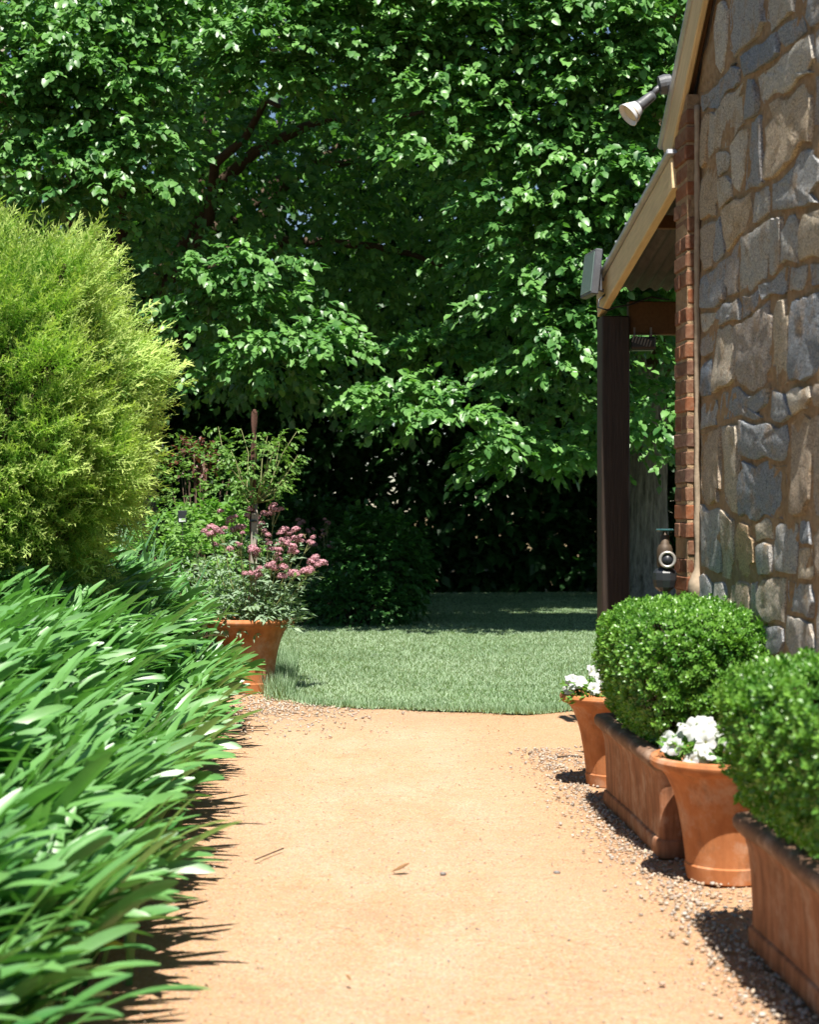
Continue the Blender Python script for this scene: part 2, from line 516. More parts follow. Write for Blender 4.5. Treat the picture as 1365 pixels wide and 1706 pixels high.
def mk_pebble():
    t = NT('pebble')
    at = t.n('ShaderNodeAttribute', attribute_name='tint')
    sp = t.n('ShaderNodeSeparateColor'); t.l(at.outputs['Color'], sp.inputs[0])
    c = t.ramp(sp.outputs[0], [(0, (0.16, 0.14, 0.12)), (0.25, (0.34, 0.23, 0.14)), (0.5, (0.43, 0.33, 0.23)), (0.75, (0.25, 0.23, 0.21)), (0.92, (0.5, 0.45, 0.38)), (1, (0.27, 0.14, 0.075))])
    nz = t.noise(120, 3, 0.6, t.coords('Object'))
    c = t.mix(0.3, c, t.ramp(nz, [(0.3, (0.1, 0.08, 0.06)), (0.7, (0.7, 0.6, 0.5))]))
    return t.done(t.pbsdf(c, 0.85, 0.25))
M['pebble'] = mk_pebble()

# ------------------------------------------------------------------ ground, path, lawn, bed
def edge_left(Y):      # where the planting bed meets the path
    return -0.75 - 0.066 * np.asarray(Y, float)

def bed_z(X, Y):
    d = np.clip(edge_left(Y) - X, 0, None)
    far = np.clip((np.asarray(Y) - 4.0) / 7.0, 0, 1)
    return (0.28 + 0.60 * far) * (1 - np.exp(-d * 1.7))

def grid_mesh(name, xs, ys, zf, mat, smooth=True):
    X, Y = np.meshgrid(xs, ys)
    Z = zf(X, Y)
    V = np.stack([X, Y, Z], -1).reshape(-1, 3)
    nx, ny = len(xs), len(ys)
    i = np.arange((ny - 1) * (nx - 1)); r = i // (nx - 1); c = i % (nx - 1)
    a = r * nx + c
    Fc = np.stack([a, a + 1, a + nx + 1, a + nx], 1)
    return mesh_np(name, V, Fc, mat, smooth=smooth)

def nz2(X, Y, s, seed=0.0):
    v = np.vectorize(lambda a, b: mnoise.noise(Vector((a * s + seed, b * s - seed, seed * 0.37))))
    return v(X, Y)

gv = 500.0
struct('ground', mesh_np('ground', [(-gv, -60, -0.045), (gv, -60, -0.045), (gv, 900, -0.045), (-gv, 900, -0.045)],
                         np.array([[0, 1, 2, 3]]), M['ground']), 'bare brown earth under the whole garden')

xs = np.linspace(-2.4, 2.6, 90); ys = np.concatenate([np.linspace(-1.5, 3.4, 12), np.linspace(3.5, 13.2, 190)])
struct('path', grid_mesh('path', xs, ys, lambda X, Y: 0.014 * nz2(X, Y, 1.1, 3.1) + 0.007 * nz2(X, Y, 5.0, 9.0) - 0.006, M['path']),
       'tan crushed granite garden path running from the front to the lawn')

xs = np.linspace(-9, 0.2, 70); ys = np.linspace(-1.2, 26, 110)
def bed_surface(X, Y):
    z = bed_z(X, Y)
    e = edge_left(Y)
    z = np.where(X > e, -0.03 - 0.4 * (X - e), z + 0.015 * nz2(X, Y, 2.3, 5.0) + 0.005)
    return z
struct('garden_bed', grid_mesh('garden_bed', xs, ys, bed_surface, M['soil']), 'dark soil of the raised bed beside the path')

lawn_px = [(446, 1150), (470, 1163), (520, 1174), (600, 1180), (700, 1183), (800, 1186), (880, 1190), (925, 1186), (1000, 1178), (1100, 1172)]
near = [G(*p)[:2] for p in lawn_px]
far = [(9.5, 12.4), (9.5, 29.6), (3.5, 29.6), (0.35, 29.2), (0.1, 24.5), (-0.3, 21.9), (-1.2, 21.2), (-1.55, 20.4), (-1.45, 17.0), (-1.25, 14.2)]
lawn_poly = np.array([list(p) for p in near] + [list(p) for p in far])
def inside(poly, x, y):
    r = np.zeros(len(x), bool); n = len(poly); j = n - 1
    for i in range(n):
        xi, yi = poly[i]; xj, yj = poly[j]
        c = ((yi > y) != (yj > y)) & (x < (xj - xi) * (y - yi) / (yj - yi + 1e-12) + xi)
        r ^= c; j = i
    return r
lm = mesh_np('lawn', np.c_[lawn_poly, np.full(len(lawn_poly), 0.012)], [list(range(len(lawn_poly)))], M['lawn'])
struct('lawn', lm, 'mown green lawn beyond the end of the path')

def make_grass():
    n = 420000
    y = 11.5 + (29.6 - 11.5) * rng.random(n) ** 1.7
    x = -2.0 + rng.random(n) * 8.0
    keep = (np.abs(x) < 0.26 * y + 0.6)
    x, y = x[keep], y[keep]
    j = 0.07 * rng.standard_normal((2, len(x)))
    k = inside(lawn_poly, x + j[0], y + j[1])
    x, y = x[k], y[k]
    n = len(x)
    pat = nz2(x[:: 1], y[:: 1], 1.6, 2.0) if n < 1000 else None
    cl = np.sin(x * 9.1 + np.sin(y * 3.3) * 2) * np.cos(y * 7.7 + np.sin(x * 4.1) * 2)
    L = 0.020 + 0.020 * rng.random(n) + 0.006 * cl
    a = rng.random(n) * 2 * np.pi
    tilt = 0.35 + 1.3 * rng.random(n)
    d = np.stack([np.cos(a) * tilt, np.sin(a) * tilt, np.ones(n)], 1)
    up = np.stack([-np.cos(a), -np.sin(a), 0.4 * np.ones(n)], 1) + 0.4 * rng.standard_normal((n, 3))
    TV = np.array([[-0.5, 0, 0], [0.5, 0, 0], [0, 1, 0.0]])
    w = 0.0055 + 0.004 * rng.random(n)
    V, Fc, t = scatter(TV, np.array([[0, 1, 2]]), frames(d, up), np.stack([x, y, np.full(n, 0.01)], 1), np.stack([w, L, L], 1),
                       np.clip(0.5 + 0.12 * cl + 0.22 * np.sin(x * 2.1 + 0.8 * np.sin(y * 0.9)) * np.sin(y * 1.3 + x) + 0.25 * rng.standard_normal(n), 0, 1))
    kb = np.arange(n) % 4 != 0
    V = V.reshape(-1, 3, 3)[kb].reshape(-1, 3); t = t.reshape(-1, 3, 4)[kb].reshape(-1, 4); Fc = Fc[: kb.sum()]
    # long unmown tufts along the pot and the edges
    m = 5200
    tx, ty = [], []
    ex = lawn_poly
    for _ in range(m):
        if rng.random() < 0.45:
            c = G(452 + rng.random() * 30, 1163 - 60 * rng.random())
            tx.append(c[0] + rng.normal() * 0.05); ty.append(c[1] + rng.normal() * 0.15)
        else:
            i = rng.integers(0, len(near) - 1); f = rng.random()
            q = near[i] * (1 - f) + near[i + 1] * f
            tx.append(q[0] + rng.normal() * 0.03); ty.append(q[1] + rng.normal() * 0.05 + 0.02)
    tx = np.array(tx); ty = np.array(ty)
    first = tx < -0.9
    a = rng.random(m) * 2 * np.pi
    tl = 0.2 + 0.6 * rng.random(m)
    L = np.where(first, 0.10 + 0.12 * rng.random(m), 0.035 + 0.04 * rng.random(m))
    d = np.stack([np.cos(a) * tl, np.sin(a) * tl, np.ones(m)], 1)
    up = np.stack([-np.cos(a), -np.sin(a), 0.3 * np.ones(m)], 1)
    w = np.where(first, 0.007, 0.006)
    tup = scatter(TV, np.array([[0, 1, 2]]), frames(d, up), np.stack([tx, ty, np.full(m, 0.005)], 1), np.stack([w, L, L], 1), rng.random(m) * 0.6)
    V, Fc, t = join([(V, Fc, t), tup])
    tag(add('grass', mesh_np('grass', V, Fc, M['grass'], t)), 'short mown grass blades covering the lawn', 'grass', kind='stuff')
make_grass()

# pebbles and grit
def ico():
    ph = (1 + 5 ** 0.5) / 2
    V = unit(np.array([[-1, ph, 0], [1, ph, 0], [-1, -ph, 0], [1, -ph, 0], [0, -1, ph], [0, 1, ph], [0, -1, -ph], [0, 1, -ph],
                       [ph, 0, -1], [ph, 0, 1], [-ph, 0, -1], [-ph, 0, 1]], float))
    Fc = np.array([[0, 11, 5], [0, 5, 1], [0, 1, 7], [0, 7, 10], [0, 10, 11], [1, 5, 9], [5, 11, 4], [11, 10, 2], [10, 7, 6], [7, 1, 8],
                   [3, 9, 4], [3, 4, 2], [3, 2, 6], [3, 6, 8], [3, 8, 9], [4, 9, 5], [2, 4, 11], [6, 2, 10], [8, 6, 7], [9, 8, 1]])
    return V, Fc
IV, IF = ico()
OV = np.array([[1, 0, 0], [-1, 0, 0], [0, 1, 0], [0, -1, 0], [0, 0, 1], [0, 0, -1]], float)
OF = np.array([[0, 2, 4], [2, 1, 4], [1, 3, 4], [3, 0, 4], [2, 0, 5], [1, 2, 5], [3, 1, 5], [0, 3, 5]])
def pebbles(name, x, y, z, s, label):
    n = len(x)
    Vt = IV * (1 + 0.18 * rng.standard_normal((12, 1)))
    a = rng.standard_normal((n, 3)); b = rng.standard_normal((n, 3))
    S = np.stack([s, s * (0.7 + 0.4 * rng.random(n)), s * (0.5 + 0.3 * rng.random(n))], 1)
    up = np.array([0, 0, 1.0]) + 0.4 * b
    V, Fc, t = scatter(Vt if name != 'grit' else OV, IF if name != 'grit' else OF, frames(np.c_[a[:, :2], 0.2 * a[:, 2]], up), np.stack([x, y, z], 1), S)
    tag(add(name, mesh_np(name, V, Fc, M['pebble'], t, smooth=True)), label, 'gravel', kind='stuff')

def edge_right(Y):
    return 1.385 - 0.058 * np.asarray(Y, float)
n = 5200
y = 3.9 + 6.2 * rng.random(n)
off = np.abs(rng.normal(0, 0.14, n)) * np.where(rng.random(n) < 0.5, -0.75, 2.0)
x = edge_right(y) + off + 0.02
pebbles('gravel', x, y, 0.002 + 0.008 * rng.random(n) + 0.03 * np.clip(x - edge_right(y), 0, 0.4), 0.003 + 0.007 * rng.random(n) ** 1.8,
        'small mixed grey and cream gravel scattered around the feet of the planters')
n = 1500
c = G(470, 1185)
x = c[0] + 0.33 * rng.standard_normal(n); y = 12.4 + 0.75 * rng.standard_normal(n)
k = (y < 13.15) & (x < 0.0)
pebbles('gravel', x[k], y[k], np.full(k.sum(), 0.004), 0.005 + 0.010 * rng.random(k.sum()) ** 1.5,
        'grey gravel on the ground around the foot of the large terracotta pot')
n = 8500
y = 4.0 + 9.0 * rng.random(n) ** 1.3
x = edge_left(y) + 0.05 + rng.random(n) * (edge_right(y) - edge_left(y))
pebbles('grit', x, y, np.full(n, 0.002) + 0.014 * np.array([mnoise.noise(Vector((a * 1.1 + 3.1, b * 1.1 - 3.1, 3.1 * .37))) for a, b in zip(x, y)]) - 0.003,
        0.0018 + 0.0038 * rng.random(n) ** 3, 'loose grit and tiny stones strewn over the tan path')

# ------------------------------------------------------------------ stone cottage
QX, QY = 1.38, 8.40
ANG = math.atan2(-1, 0.071)
cot = thing('stone_cottage', 'granite rubble cottage with red brick corner, cream roof boards and dark verandah post', 'building',
            (QX, QY, 0), (0, 0, ANG))
def loc2w(u, v, z):
    c, s = math.cos(ANG), math.sin(ANG)
    return np.array([QX + u * c - v * s, QY + u * s + v * c, z])
RS = math.tan(math.radians(40))
def ztop(u):           # underside of the main roof
    return 3.28 + RS * u if u < 3.6 else 3.28 + RS * 3.6 - RS * (u - 3.6)
ULEN = 5.0
# wall: mortar bed with an uneven surface
def wall_mesh():
    us = np.linspace(0.0, ULEN, 120); ts = np.linspace(0, 1, 110)
    V = []
    for t_ in ts:
        for u in us:
            z = -0.1 + t_ * (ztop(u) + 0.1)
            w = -0.012 * (0.5 + mnoise.noise(Vector((u * 5, z * 5, 1.0)))) - 0.010 * mnoise.noise(Vector((u * 19, z * 19, 4.0)))
            V.append((u, w, z))
    nu = len(us); Fc = []
    for r in range(len(ts) - 1):
        for c_ in range(nu - 1):
            a = r * nu + c_; Fc.append((a, a + 1, a + nu + 1, a + nu))
    mb = MB().raw(V, Fc)
    # body of the wall behind the face, and the verandah side wall
    o = len(mb.v)
    pts = [(0, -0.1), (ULEN, -0.1), (ULEN, ztop(ULEN)), (3.6, ztop(3.6)), (0, ztop(0))]
    mb.v += [(u, 0.05, z) for u, z in pts] + [(u, 0.45, z) for u, z in pts]
    k = len(pts)
    mb.f += [tuple(o + i for i in range(k)), tuple(o + k + i for i in range(k))[::-1]]
    mb.f += [(o + i, o + (i + 1) % k, o + k + (i + 1) % k, o + k + i) for i in range(k)]
    mb.box((0.2, 3.2, 1.55), (0.2, 2.7, 1.65))
    return mb.mesh('wall', M['mortar'], smooth=False)
wall = add('wall', autosmooth(wall_mesh(), 60), cot)

# stones: weighted cells in the wall plane
def clip(poly, nrm, d):
    out = []
    for i in range(len(poly)):
        a, b = poly[i], poly[(i + 1) % len(poly)]
        da, db = a @ nrm - d, b @ nrm - d
        if da <= 0: out.append(a)
        if da * db < 0: out.append(a + (b - a) * (da / (da - db)))
    return out
def make_stones():
    def line(k, u):      # wavy bed joints
        return 0.075 * mnoise.noise(Vector((u * 1.6, k * 3.7, 1.5))) + 0.045 * mnoise.noise(Vector((u * 4.5, k * 5.1, 8.0)))
    z = -0.08; k = 0; i = 0
    while z < 5.3:
        h = rng.choice([0.12, 0.20, 0.27, 0.33, 0.40], p=[0.12, 0.22, 0.28, 0.24, 0.14])
        u = 0.258; sl_prev = 0.0
        while u < 3.35:
            w = float(np.clip(rng.lognormal(math.log(0.38), 0.45), 0.13, 0.80))
            cells = []
            sl0 = sl_prev; sl1 = rng.normal(0, 0.055); sl_prev = sl1
            quad = [(u, 0), (u + w, 0), (u + w + sl1, 1), (u + sl0 if u > 0.3 else u, 1)]
            if h > 0.22 and rng.random() < 0.22:      # two thin stones in one place
                f = 0.35 + 0.3 * rng.random()
                cells = [(0.0, f), (f, 1.0)]
            else:
                cells = [(0.0, 1.0)]
            for f0, f1 in cells:
                def at(a, f):
                    ul = u + (quad[3][0] - u) * f; ur = u + w + (quad[2][0] - u - w) * f
                    uu = ul + (ur - ul) * a
                    return np.array([uu, z + line(k, uu) * (1 - f) + line(k + 1, uu) * f + h * f])
                g = 0.005 + 0.008 * rng.random()
                ring = []
                nb = max(2, int(w / 0.06)); ns = max(2, int(h * (f1 - f0) / 0.06))
                for q in range(nb): ring.append(at(q / nb, f0))
                for q in range(ns): ring.append(at(1, f0 + (f1 - f0) * q / ns))
                for q in range(nb): ring.append(at(1 - q / nb, f1))
                for q in range(ns): ring.append(at(0, f1 - (f1 - f0) * q / ns))
                ring = np.array(ring)
                corners = [0, nb, nb + ns, 2 * nb + ns]
                c = ring.mean(0)
                if c[1] > ztop(c[0]) - 0.10: continue
                half = np.array([w / 2, h * (f1 - f0) / 2])
                out = []
                for q, p_ in enumerate(ring):
                    e = p_ - c
                    e = e * (1 - g / np.maximum(half, 0.03))
                    if q in corners:
                        e = e * (1 - rng.choice([0.03, 0.12, 0.27, 0.42], p=[0.34, 0.34, 0.22, 0.10]))
                    else:
                        e = e * (1 - abs(rng.normal(0, 0.055)))
                    p2 = c + e
                    p2[1] = min(p2[1], ztop(p2[0]) - 0.02)
                    out.append(p2)
                out = np.array(out); c = out.mean(0)
                pr = 0.006 + 0.012 * rng.random()
                tilt = np.clip(rng.normal(0, 0.04, 2), -0.07, 0.07)
                rings = [(1.0, 0.03), (1.0, -0.004), (0.965, -pr * 0.85), (0.82, -pr), (0.48, -pr * 1.05)]
                n = len(out); V = []; Fc = []
                for s_, dep in rings:
                    for q in out:
                        e = (q - c) * s_
                        wv = dep
                        if dep < -0.005:
                            wv += float(e @ tilt) + 0.008 * mnoise.noise(Vector(((c + e)[0] * 14, (c + e)[1] * 14, i * 1.3)))
                        V.append((e[0], wv, e[1]))
                V.append((0, -pr * 1.05, 0))
                for r in range(len(rings) - 1):
                    for q in range(n):
                        q2 = (q + 1) % n
                        Fc.append((r * n + q, r * n + q2, (r + 1) * n + q2, (r + 1) * n + q))
                for q in range(n):
                    Fc.append(((len(rings) - 1) * n + q, (len(rings) - 1) * n + (q + 1) % n, len(V) - 1))
                me = autosmooth(mesh_np('stone', np.array(V), Fc, M['stone']), 40)
                add('stone', me, wall, (c[0], -0.006, c[1]))
                i += 1
            u += w
        z += h; k += 1
    print('stones', i)
make_stones()

# brick pier at the corner, slightly proud of the stone, joints recessed
pier = MB().box((0.098, -0.030, 1.66), (0.120, 0.034, 1.74)).obj('brick_pier', M['mortar'], cot)
bm_ = {}
def brick_mesh(L, k):
    mb = MB()
    mb.box((0, 0, 0), (L / 2, 0.040, 0.0365), bev=0.007)
    V = np.array(mb.v); V += 0.005 * np.array([[mnoise.noise(Vector(tuple(v * 30 + k * 3.1 + a))) for a in (0, 11, 23)] for v in V])
    return mesh_np('brick', V, mb.f, M['brick'])
for k in range(4):
    bm_[('s', k)] = brick_mesh(0.25, k); bm_[('h', k)] = brick_mesh(0.12, k + 9)
for i in range(39):
    z = 0.02 + i * 0.0862
    jx = rng.normal(0, 0.004) - 0.016
    if i % 2 == 0:
        add('brick', bm_[('s', rng.integers(4))], pier, (0.114 + jx, -0.030 + rng.normal(0, 0.003), z), (rng.normal(0, 0.015), rng.normal(0, 0.012), rng.normal(0, 0.02)))
    else:
        for u in (0.049, 0.179):
            add('brick', bm_[('h', rng.integers(4))], pier, (u + jx, -0.030 + rng.normal(0, 0.003), z), (rng.normal(0, 0.015), rng.normal(0, 0.012), rng.normal(0, 0.025)))
# rough cement fillet where brick meets stone
zz = np.linspace(0.0, 3.34, 120)
MB().tube([(0.245 + 0.006 * mnoise.noise(Vector((0, 0, z * 3))), -0.022 + 0.004 * mnoise.noise(Vector((3, 0, z * 6))), z) for z in zz],
          [0.014 + 0.005 * mnoise.noise(Vector((0, 5, z * 7))) + (0.03 if 0.95 < z < 1.12 else 0.0) * math.sin((z - 0.95) / 0.17 * math.pi) for z in zz], 10).obj('cement_fillet', M['cement'], cot, smooth=True)

# roof boards
def sloped_box(name, u0, z0, u1, z1, v0, v1, h, mat, parent, bev=0.006, extra=0.0):
    """board whose TOP edge runs from (u0,z0) to (u1,z1), depth h measured square to the slope"""
    if u0 > u1: u0, z0, u1, z1 = u1, z1, u0, z0
    L = math.hypot(u1 - u0, z1 - z0); a = math.atan2(z1 - z0, u1 - u0)
    c = np.array([(u0 + u1) / 2, (v0 + v1) / 2, (z0 + z1) / 2]) + np.array([math.sin(a), 0, -math.cos(a)]) * h / 2
    mb = MB().box((0, 0, 0), (L / 2, abs(v1 - v0) / 2, h / 2), bev=bev)
    return mb.obj(name, mat, parent, loc=c, rot=(0, -a, 0))
# main rake: top edge z = zt(u)
zt = lambda u: 3.50 + RS * u
sloped_box('barge_board', -0.26, zt(-0.26) - 0.03, 3.55, zt(3.55) - 0.03, -0.080, -0.050, 0.175, M['cream_timber'], cot)
sloped_box('rafter', -0.10, zt(-0.10) - 0.06, 3.55, zt(3.55) - 0.06, -0.048, -0.010, 0.09, M['amber_timber'], cot)
sloped_box('ridge_capping', -0.30, zt(-0.30) + 0.012, 3.6, zt(3.6) + 0.012, -0.100, -0.02, 0.038, M['galv'], cot, bev=0.012)

def corrugated(name, u0, z0, u1, z1, v0, v1, mat, parent, pitch=0.076, amp=0.009):
    n = int((v1 - v0) / pitch * 8)
    vs = np.linspace(v0, v1, n)
    w = amp * np.sin((vs - v0) / pitch * 2 * np.pi)
    segs = 3
    V = []
    for th in (0.0, -0.0018):
        for k in range(segs + 1):
            f = k / segs
            for v, ww in zip(vs, w):
                V.append((u0 + (u1 - u0) * f, v, z0 + (z1 - z0) * f + ww + th))
    Fc = []
    for lay in range(2):
        b = lay * (segs + 1) * n
        for k in range(segs):
            for j in range(n - 1):
                q = (b + k * n + j, b + k * n + j + 1, b + (k + 1) * n + j + 1, b + (k + 1) * n + j)
                Fc.append(q if lay == 0 else q[::-1])
    me = mesh_np(name, np.array(V), Fc, mat, smooth=True)
    return add(name, me, parent)
corrugated('roof', -0.28, zt(-0.28) - 0.005, 3.6, zt(3.6) - 0.005, -0.06, 5.0, M['galv'], cot)
corrugated('roof', 3.6, zt(3.6) - 0.005, 5.4, zt(3.6) - RS * 1.8, -0.06, 5.0, M['galv'], cot)

# verandah
VU0, VZ0, VU1, VZ1 = 0.0, 3.15, -2.06, 2.75
ver = corrugated('verandah_roof', VU0 + 0.0, VZ0 + 0.02, VU1 - 0.02, VZ1 + 0.02, -0.08, 4.6, M['dull_iron'], cot, amp=0.012)
sloped_box('verandah_barge_board', -0.02, VZ0, VU1, VZ1, -0.090, -0.045, 0.165, M['cream_timber'], cot, bev=0.004)
sloped_box('verandah_flashing', 0.0, VZ0 + 0.036, VU1 - 0.03, VZ1 + 0.036, -0.115, -0.045, 0.030, M['galv'], cot, bev=0.006)
sl = (VZ0 - VZ1) / (VU0 - VU1)
for u in (-0.75,):
    z = VZ0 + sl * u - 0.018
    MB().box((u, 2.25, z - 0.035), (0.022, 2.30, 0.035), bev=0.004).obj('purlin', M['amber_timber'], cot)
MB().box((-1.955, 2.31, 2.575), (0.035, 2.226, 0.10), bev=0.006).obj('verandah_beam', M['amber_timber'], cot)
post = MB().box((-1.955, -0.005, 1.27), (0.085, 0.085, 1.31), bev=0.008).obj('verandah_post', M['dark_timber'], cot)
MB().box((-1.955, 2.4, 1.27), (0.085, 0.085, 1.31), bev=0.008).obj('verandah_post', M['dark_timber'], cot)
for k in range(7):     # roofing screws along the verandah flashing
    u = -0.2 - k * 0.28
    MB().lathe([(0.0, 0.008), (0.008, 0.006), (0.008, -0.004)], 8).obj('screw', M['galv'], cot, loc=(u, -0.11, VZ0 + sl * u + 0.042))

# ------------------------------------------------------------------ fittings on the cottage
def orient(d):
    return Vector(d).to_track_quat('Z', 'Y').to_euler()
# cone spotlight on the upper rake
base = P(1102, 148, 8.45)
sp = thing('spot_lamp', 'white cone spotlight angled down from the upper roof board', 'spotlight', base)
mouth = P(1042, 196, 8.40) - base
ax = unit(mouth)
MB().lathe([(0.0, -0.03), (0.045, -0.03), (0.05, 0.0), (0.045, 0.03), (0.0, 0.035)], 18).obj('mounting_box', M['lamp_grey'], sp, smooth=False, rot=orient((1, 0, 0.2)), loc=(0.02, 0, 0.02))
MB().tube([(0, 0, 0.01), ax * 0.03 + np.array([0, 0, 0.012]), ax * 0.06], 0.016, 10).obj('swivel_arm', M['lamp_grey'], sp, smooth=True)
MB().lathe([(0.0, -0.005), (0.022, 0.0), (0.026, 0.02), (0.028, 0.085), (0.036, 0.105), (0.030, 0.108), (0.0, 0.108)], 20).obj('lamp_holder', M['lamp_grey'], sp, smooth=True, rot=orient(ax), loc=ax * 0.055)
MB().lathe([(0.024, 0.0), (0.034, 0.012), (0.047, 0.04), (0.060, 0.075), (0.062, 0.080), (0.058, 0.080), (0.044, 0.045), (0.03, 0.02), (0.0, 0.016)], 28).obj('lamp_shade', M['lamp_white'], sp, smooth=True, rot=orient(ax), loc=ax * 0.148)
MB().lathe([(0.0, 0.066), (0.03, 0.064), (0.054, 0.058), (0.053, 0.050)], 24).obj('lens', M['lamp_inner'], sp, smooth=True, rot=orient(ax), loc=ax * 0.148)

# flat floodlight on the verandah board
fb = P(1020, 478, 10.25)
fl = thing('flood_light', 'thin grey flat floodlight held by two arms off the verandah edge', 'floodlight', fb)
pc = P(986, 457, 10.2) - fb
Rz = Matrix.Rotation(math.radians(9), 3, 'Z') @ Matrix.Rotation(math.radians(6), 3, 'Y')
MB().box(pc, (0.022, 0.13, 0.135), np.array(Rz), bev=0.006).obj('housing', M['lamp_grey'], fl)
MB().box(pc + np.array(Rz) @ np.array([-0.0235, 0, 0]), (0.003, 0.115, 0.118), np.array(Rz)).obj('lens', M['panel_glass'], fl)
for dz, dx in ((0.02, 0.03), (-0.045, 0.0)):
    MB().box((-0.045 + dx, -0.05, dz), (0.075, 0.006, 0.010), bev=0.002).obj('arm', M['lamp_grey'], fl, rot=(0, math.radians(16), 0))
MB().box(pc + np.array([0.05, -0.05, -0.03]), (0.008, 0.008, 0.075), bev=0.002).obj('bracket', M['lamp_grey'], fl)
pts = [P(1012, 488, 10.18), P(998, 500, 10.12), P(997, 512, 10.1), P(1012, 517, 10.1), P(1026, 512, 10.15), P(1050, 508, 10.28), P(1085, 495, 10.3), P(1116, 500, 10.32)]
o = MB().tube(np.array(pts) - pts[0], 0.006, 6).obj('cable', M['black_plastic'], None, smooth=True, loc=pts[0])
tag(o, 'black cable looping under the lower end of the verandah board', 'cable')

# heater under the verandah beam
hb = P(1071, 561, 10.33)
ht = thing('strip_heater', 'dark slatted strip heater hanging under the verandah beam', 'heater', hb)
MB().box((0, 0, -0.045), (0.075, 0.05, 0.040), bev=0.01).obj('housing', M['black_plastic'], ht)
for k in range(7):
    MB().box((-0.055 + k * 0.018, -0.054, -0.035), (0.004, 0.004, 0.022)).obj('grille_bar', M['old_iron'], ht, rot=(0, math.radians(18), 0))
MB().box((0, -0.054, -0.072), (0.072, 0.005, 0.006)).obj('grille_bar', M['brass'], ht)
for s_ in (-1, 1):
    MB().box((s_ * 0.05, 0, 0.02), (0.006, 0.01, 0.035)).obj('hanger', M['old_iron'], ht)

# standpipe with valve by the brick corner
sb = np.array([(1108 - 682.5) / F * 8.22, 8.22, 0.0])
st = thing('standpipe', 'dark water standpipe with round valve and teal tap handle at the brick corner', 'water pipe', sb)
zz_ = lambda py: CAM_H - (py - 853) / F * 8.22
MB().tube([(0, 0, -0.05), (0, 0, 0.5), (0, 0, zz_(972))], 0.024, 14).obj('pipe', M['old_iron'], st, smooth=True)
MB().lathe([(0.026, zz_(985)), (0.050, zz_(978)), (0.058, zz_(966)), (0.058, zz_(954)), (0.045, zz_(948)), (0.03, zz_(945))], 10).obj('union_nut', M['black_plastic'], st)
MB().lathe([(0.030, zz_(946)), (0.038, zz_(940)), (0.038, zz_(915)), (0.030, zz_(908)), (0.022, zz_(906)), (0.022, zz_(892)), (0.012, zz_(890)), (0.010, zz_(882)), (0.0, zz_(881))], 16).obj('valve_body', M['brass'], st, smooth=True)
MB().lathe([(0.026, -0.01), (0.040, 0.0), (0.042, 0.012), (0.034, 0.016), (0.028, 0.010)], 24).obj('outlet_ring', M['chrome'], st, smooth=True, rot=orient((-0.12, -1, 0.05)), loc=(0.006, -0.045, zz_(932)))
MB().lathe([(0.030, -0.02), (0.028, 0.006), (0.0, 0.009)], 20).obj('outlet_cap', M['black_plastic'], st, smooth=True, rot=orient((-0.12, -1, 0.05)), loc=(0.006, -0.045, zz_(932)))
mb = MB()
for k in range(3):
    a = k * math.pi / 3
    mb.box((0, 0, zz_(883)), (0.042, 0.007, 0.006), np.array(Matrix.Rotation(a, 3, 'Z')), bev=0.003)
mb.lathe([(0.034, zz_(883) - 0.006), (0.044, zz_(883)), (0.034, zz_(883) + 0.006), (0.028, zz_(883)), (0.034, zz_(883) - 0.006)], 18)
mb.obj('tap_handle', M['teal_paint'], st)

# ------------------------------------------------------------------ leaf templates
def leaf_template(w=0.8, fold=0.18, droop=0.25, rows=(0.0, 0.18, 0.45, 0.75, 1.0), prof=(0.0, 0.62, 1.0, 0.62, 0.0)):
    V = []; Fc = []
    idx = []
    for t_, p_ in zip(rows, prof):
        z = -droop * t_ * t_
        if p_ == 0:
            idx.append([len(V)]); V.append((0, t_, z))
        else:
            hw = w / 2 * p_
            idx.append([len(V), len(V) + 1, len(V) + 2])
            V += [(-hw, t_, z + fold * hw), (0, t_, z), (hw, t_, z + fold * hw)]
    for a, b in zip(idx[:-1], idx[1:]):
        if len(a) == 1 and len(b) == 3: Fc += [(a[0], b[1], b[0]), (a[0], b[2], b[1])]
        elif len(a) == 3 and len(b) == 1: Fc += [(a[0], a[1], b[0]), (a[1], a[2], b[0])]
        else: Fc += [(a[0], a[1], b[1]), (a[0], b[1], b[0]), (a[1], a[2], b[2]), (a[1], b[2], b[1])]
    return np.array(V, float), np.array(Fc)
LEAF_LIME = leaf_template(0.72, 0.25, 0.22, (0, 0.16, 0.42, 0.74, 1.0), (0, 0.75, 1.0, 0.66, 0))
LEAF_MID = leaf_template(0.74, 0.25, 0.22, (0, 0.28, 0.70, 1.0), (0, 0.92, 0.78, 0))
LEAF_FAR = leaf_template(0.78, 0.25, 0.22, (0, 0.40, 1.0), (0, 1.0, 0))
LEAF_SMALL = leaf_template(0.62, 0.25, 0.2, (0, 0.45, 1.0), (0, 1.0, 0))
LEAF_LANCE = leaf_template(0.30, 0.3, 0.25, (0, 0.4, 1.0), (0, 1.0, 0))
LEAF_BOX = leaf_template(0.66, 0.3, 0.15, (0, 0.55, 1.0), (0, 1.0, 0))

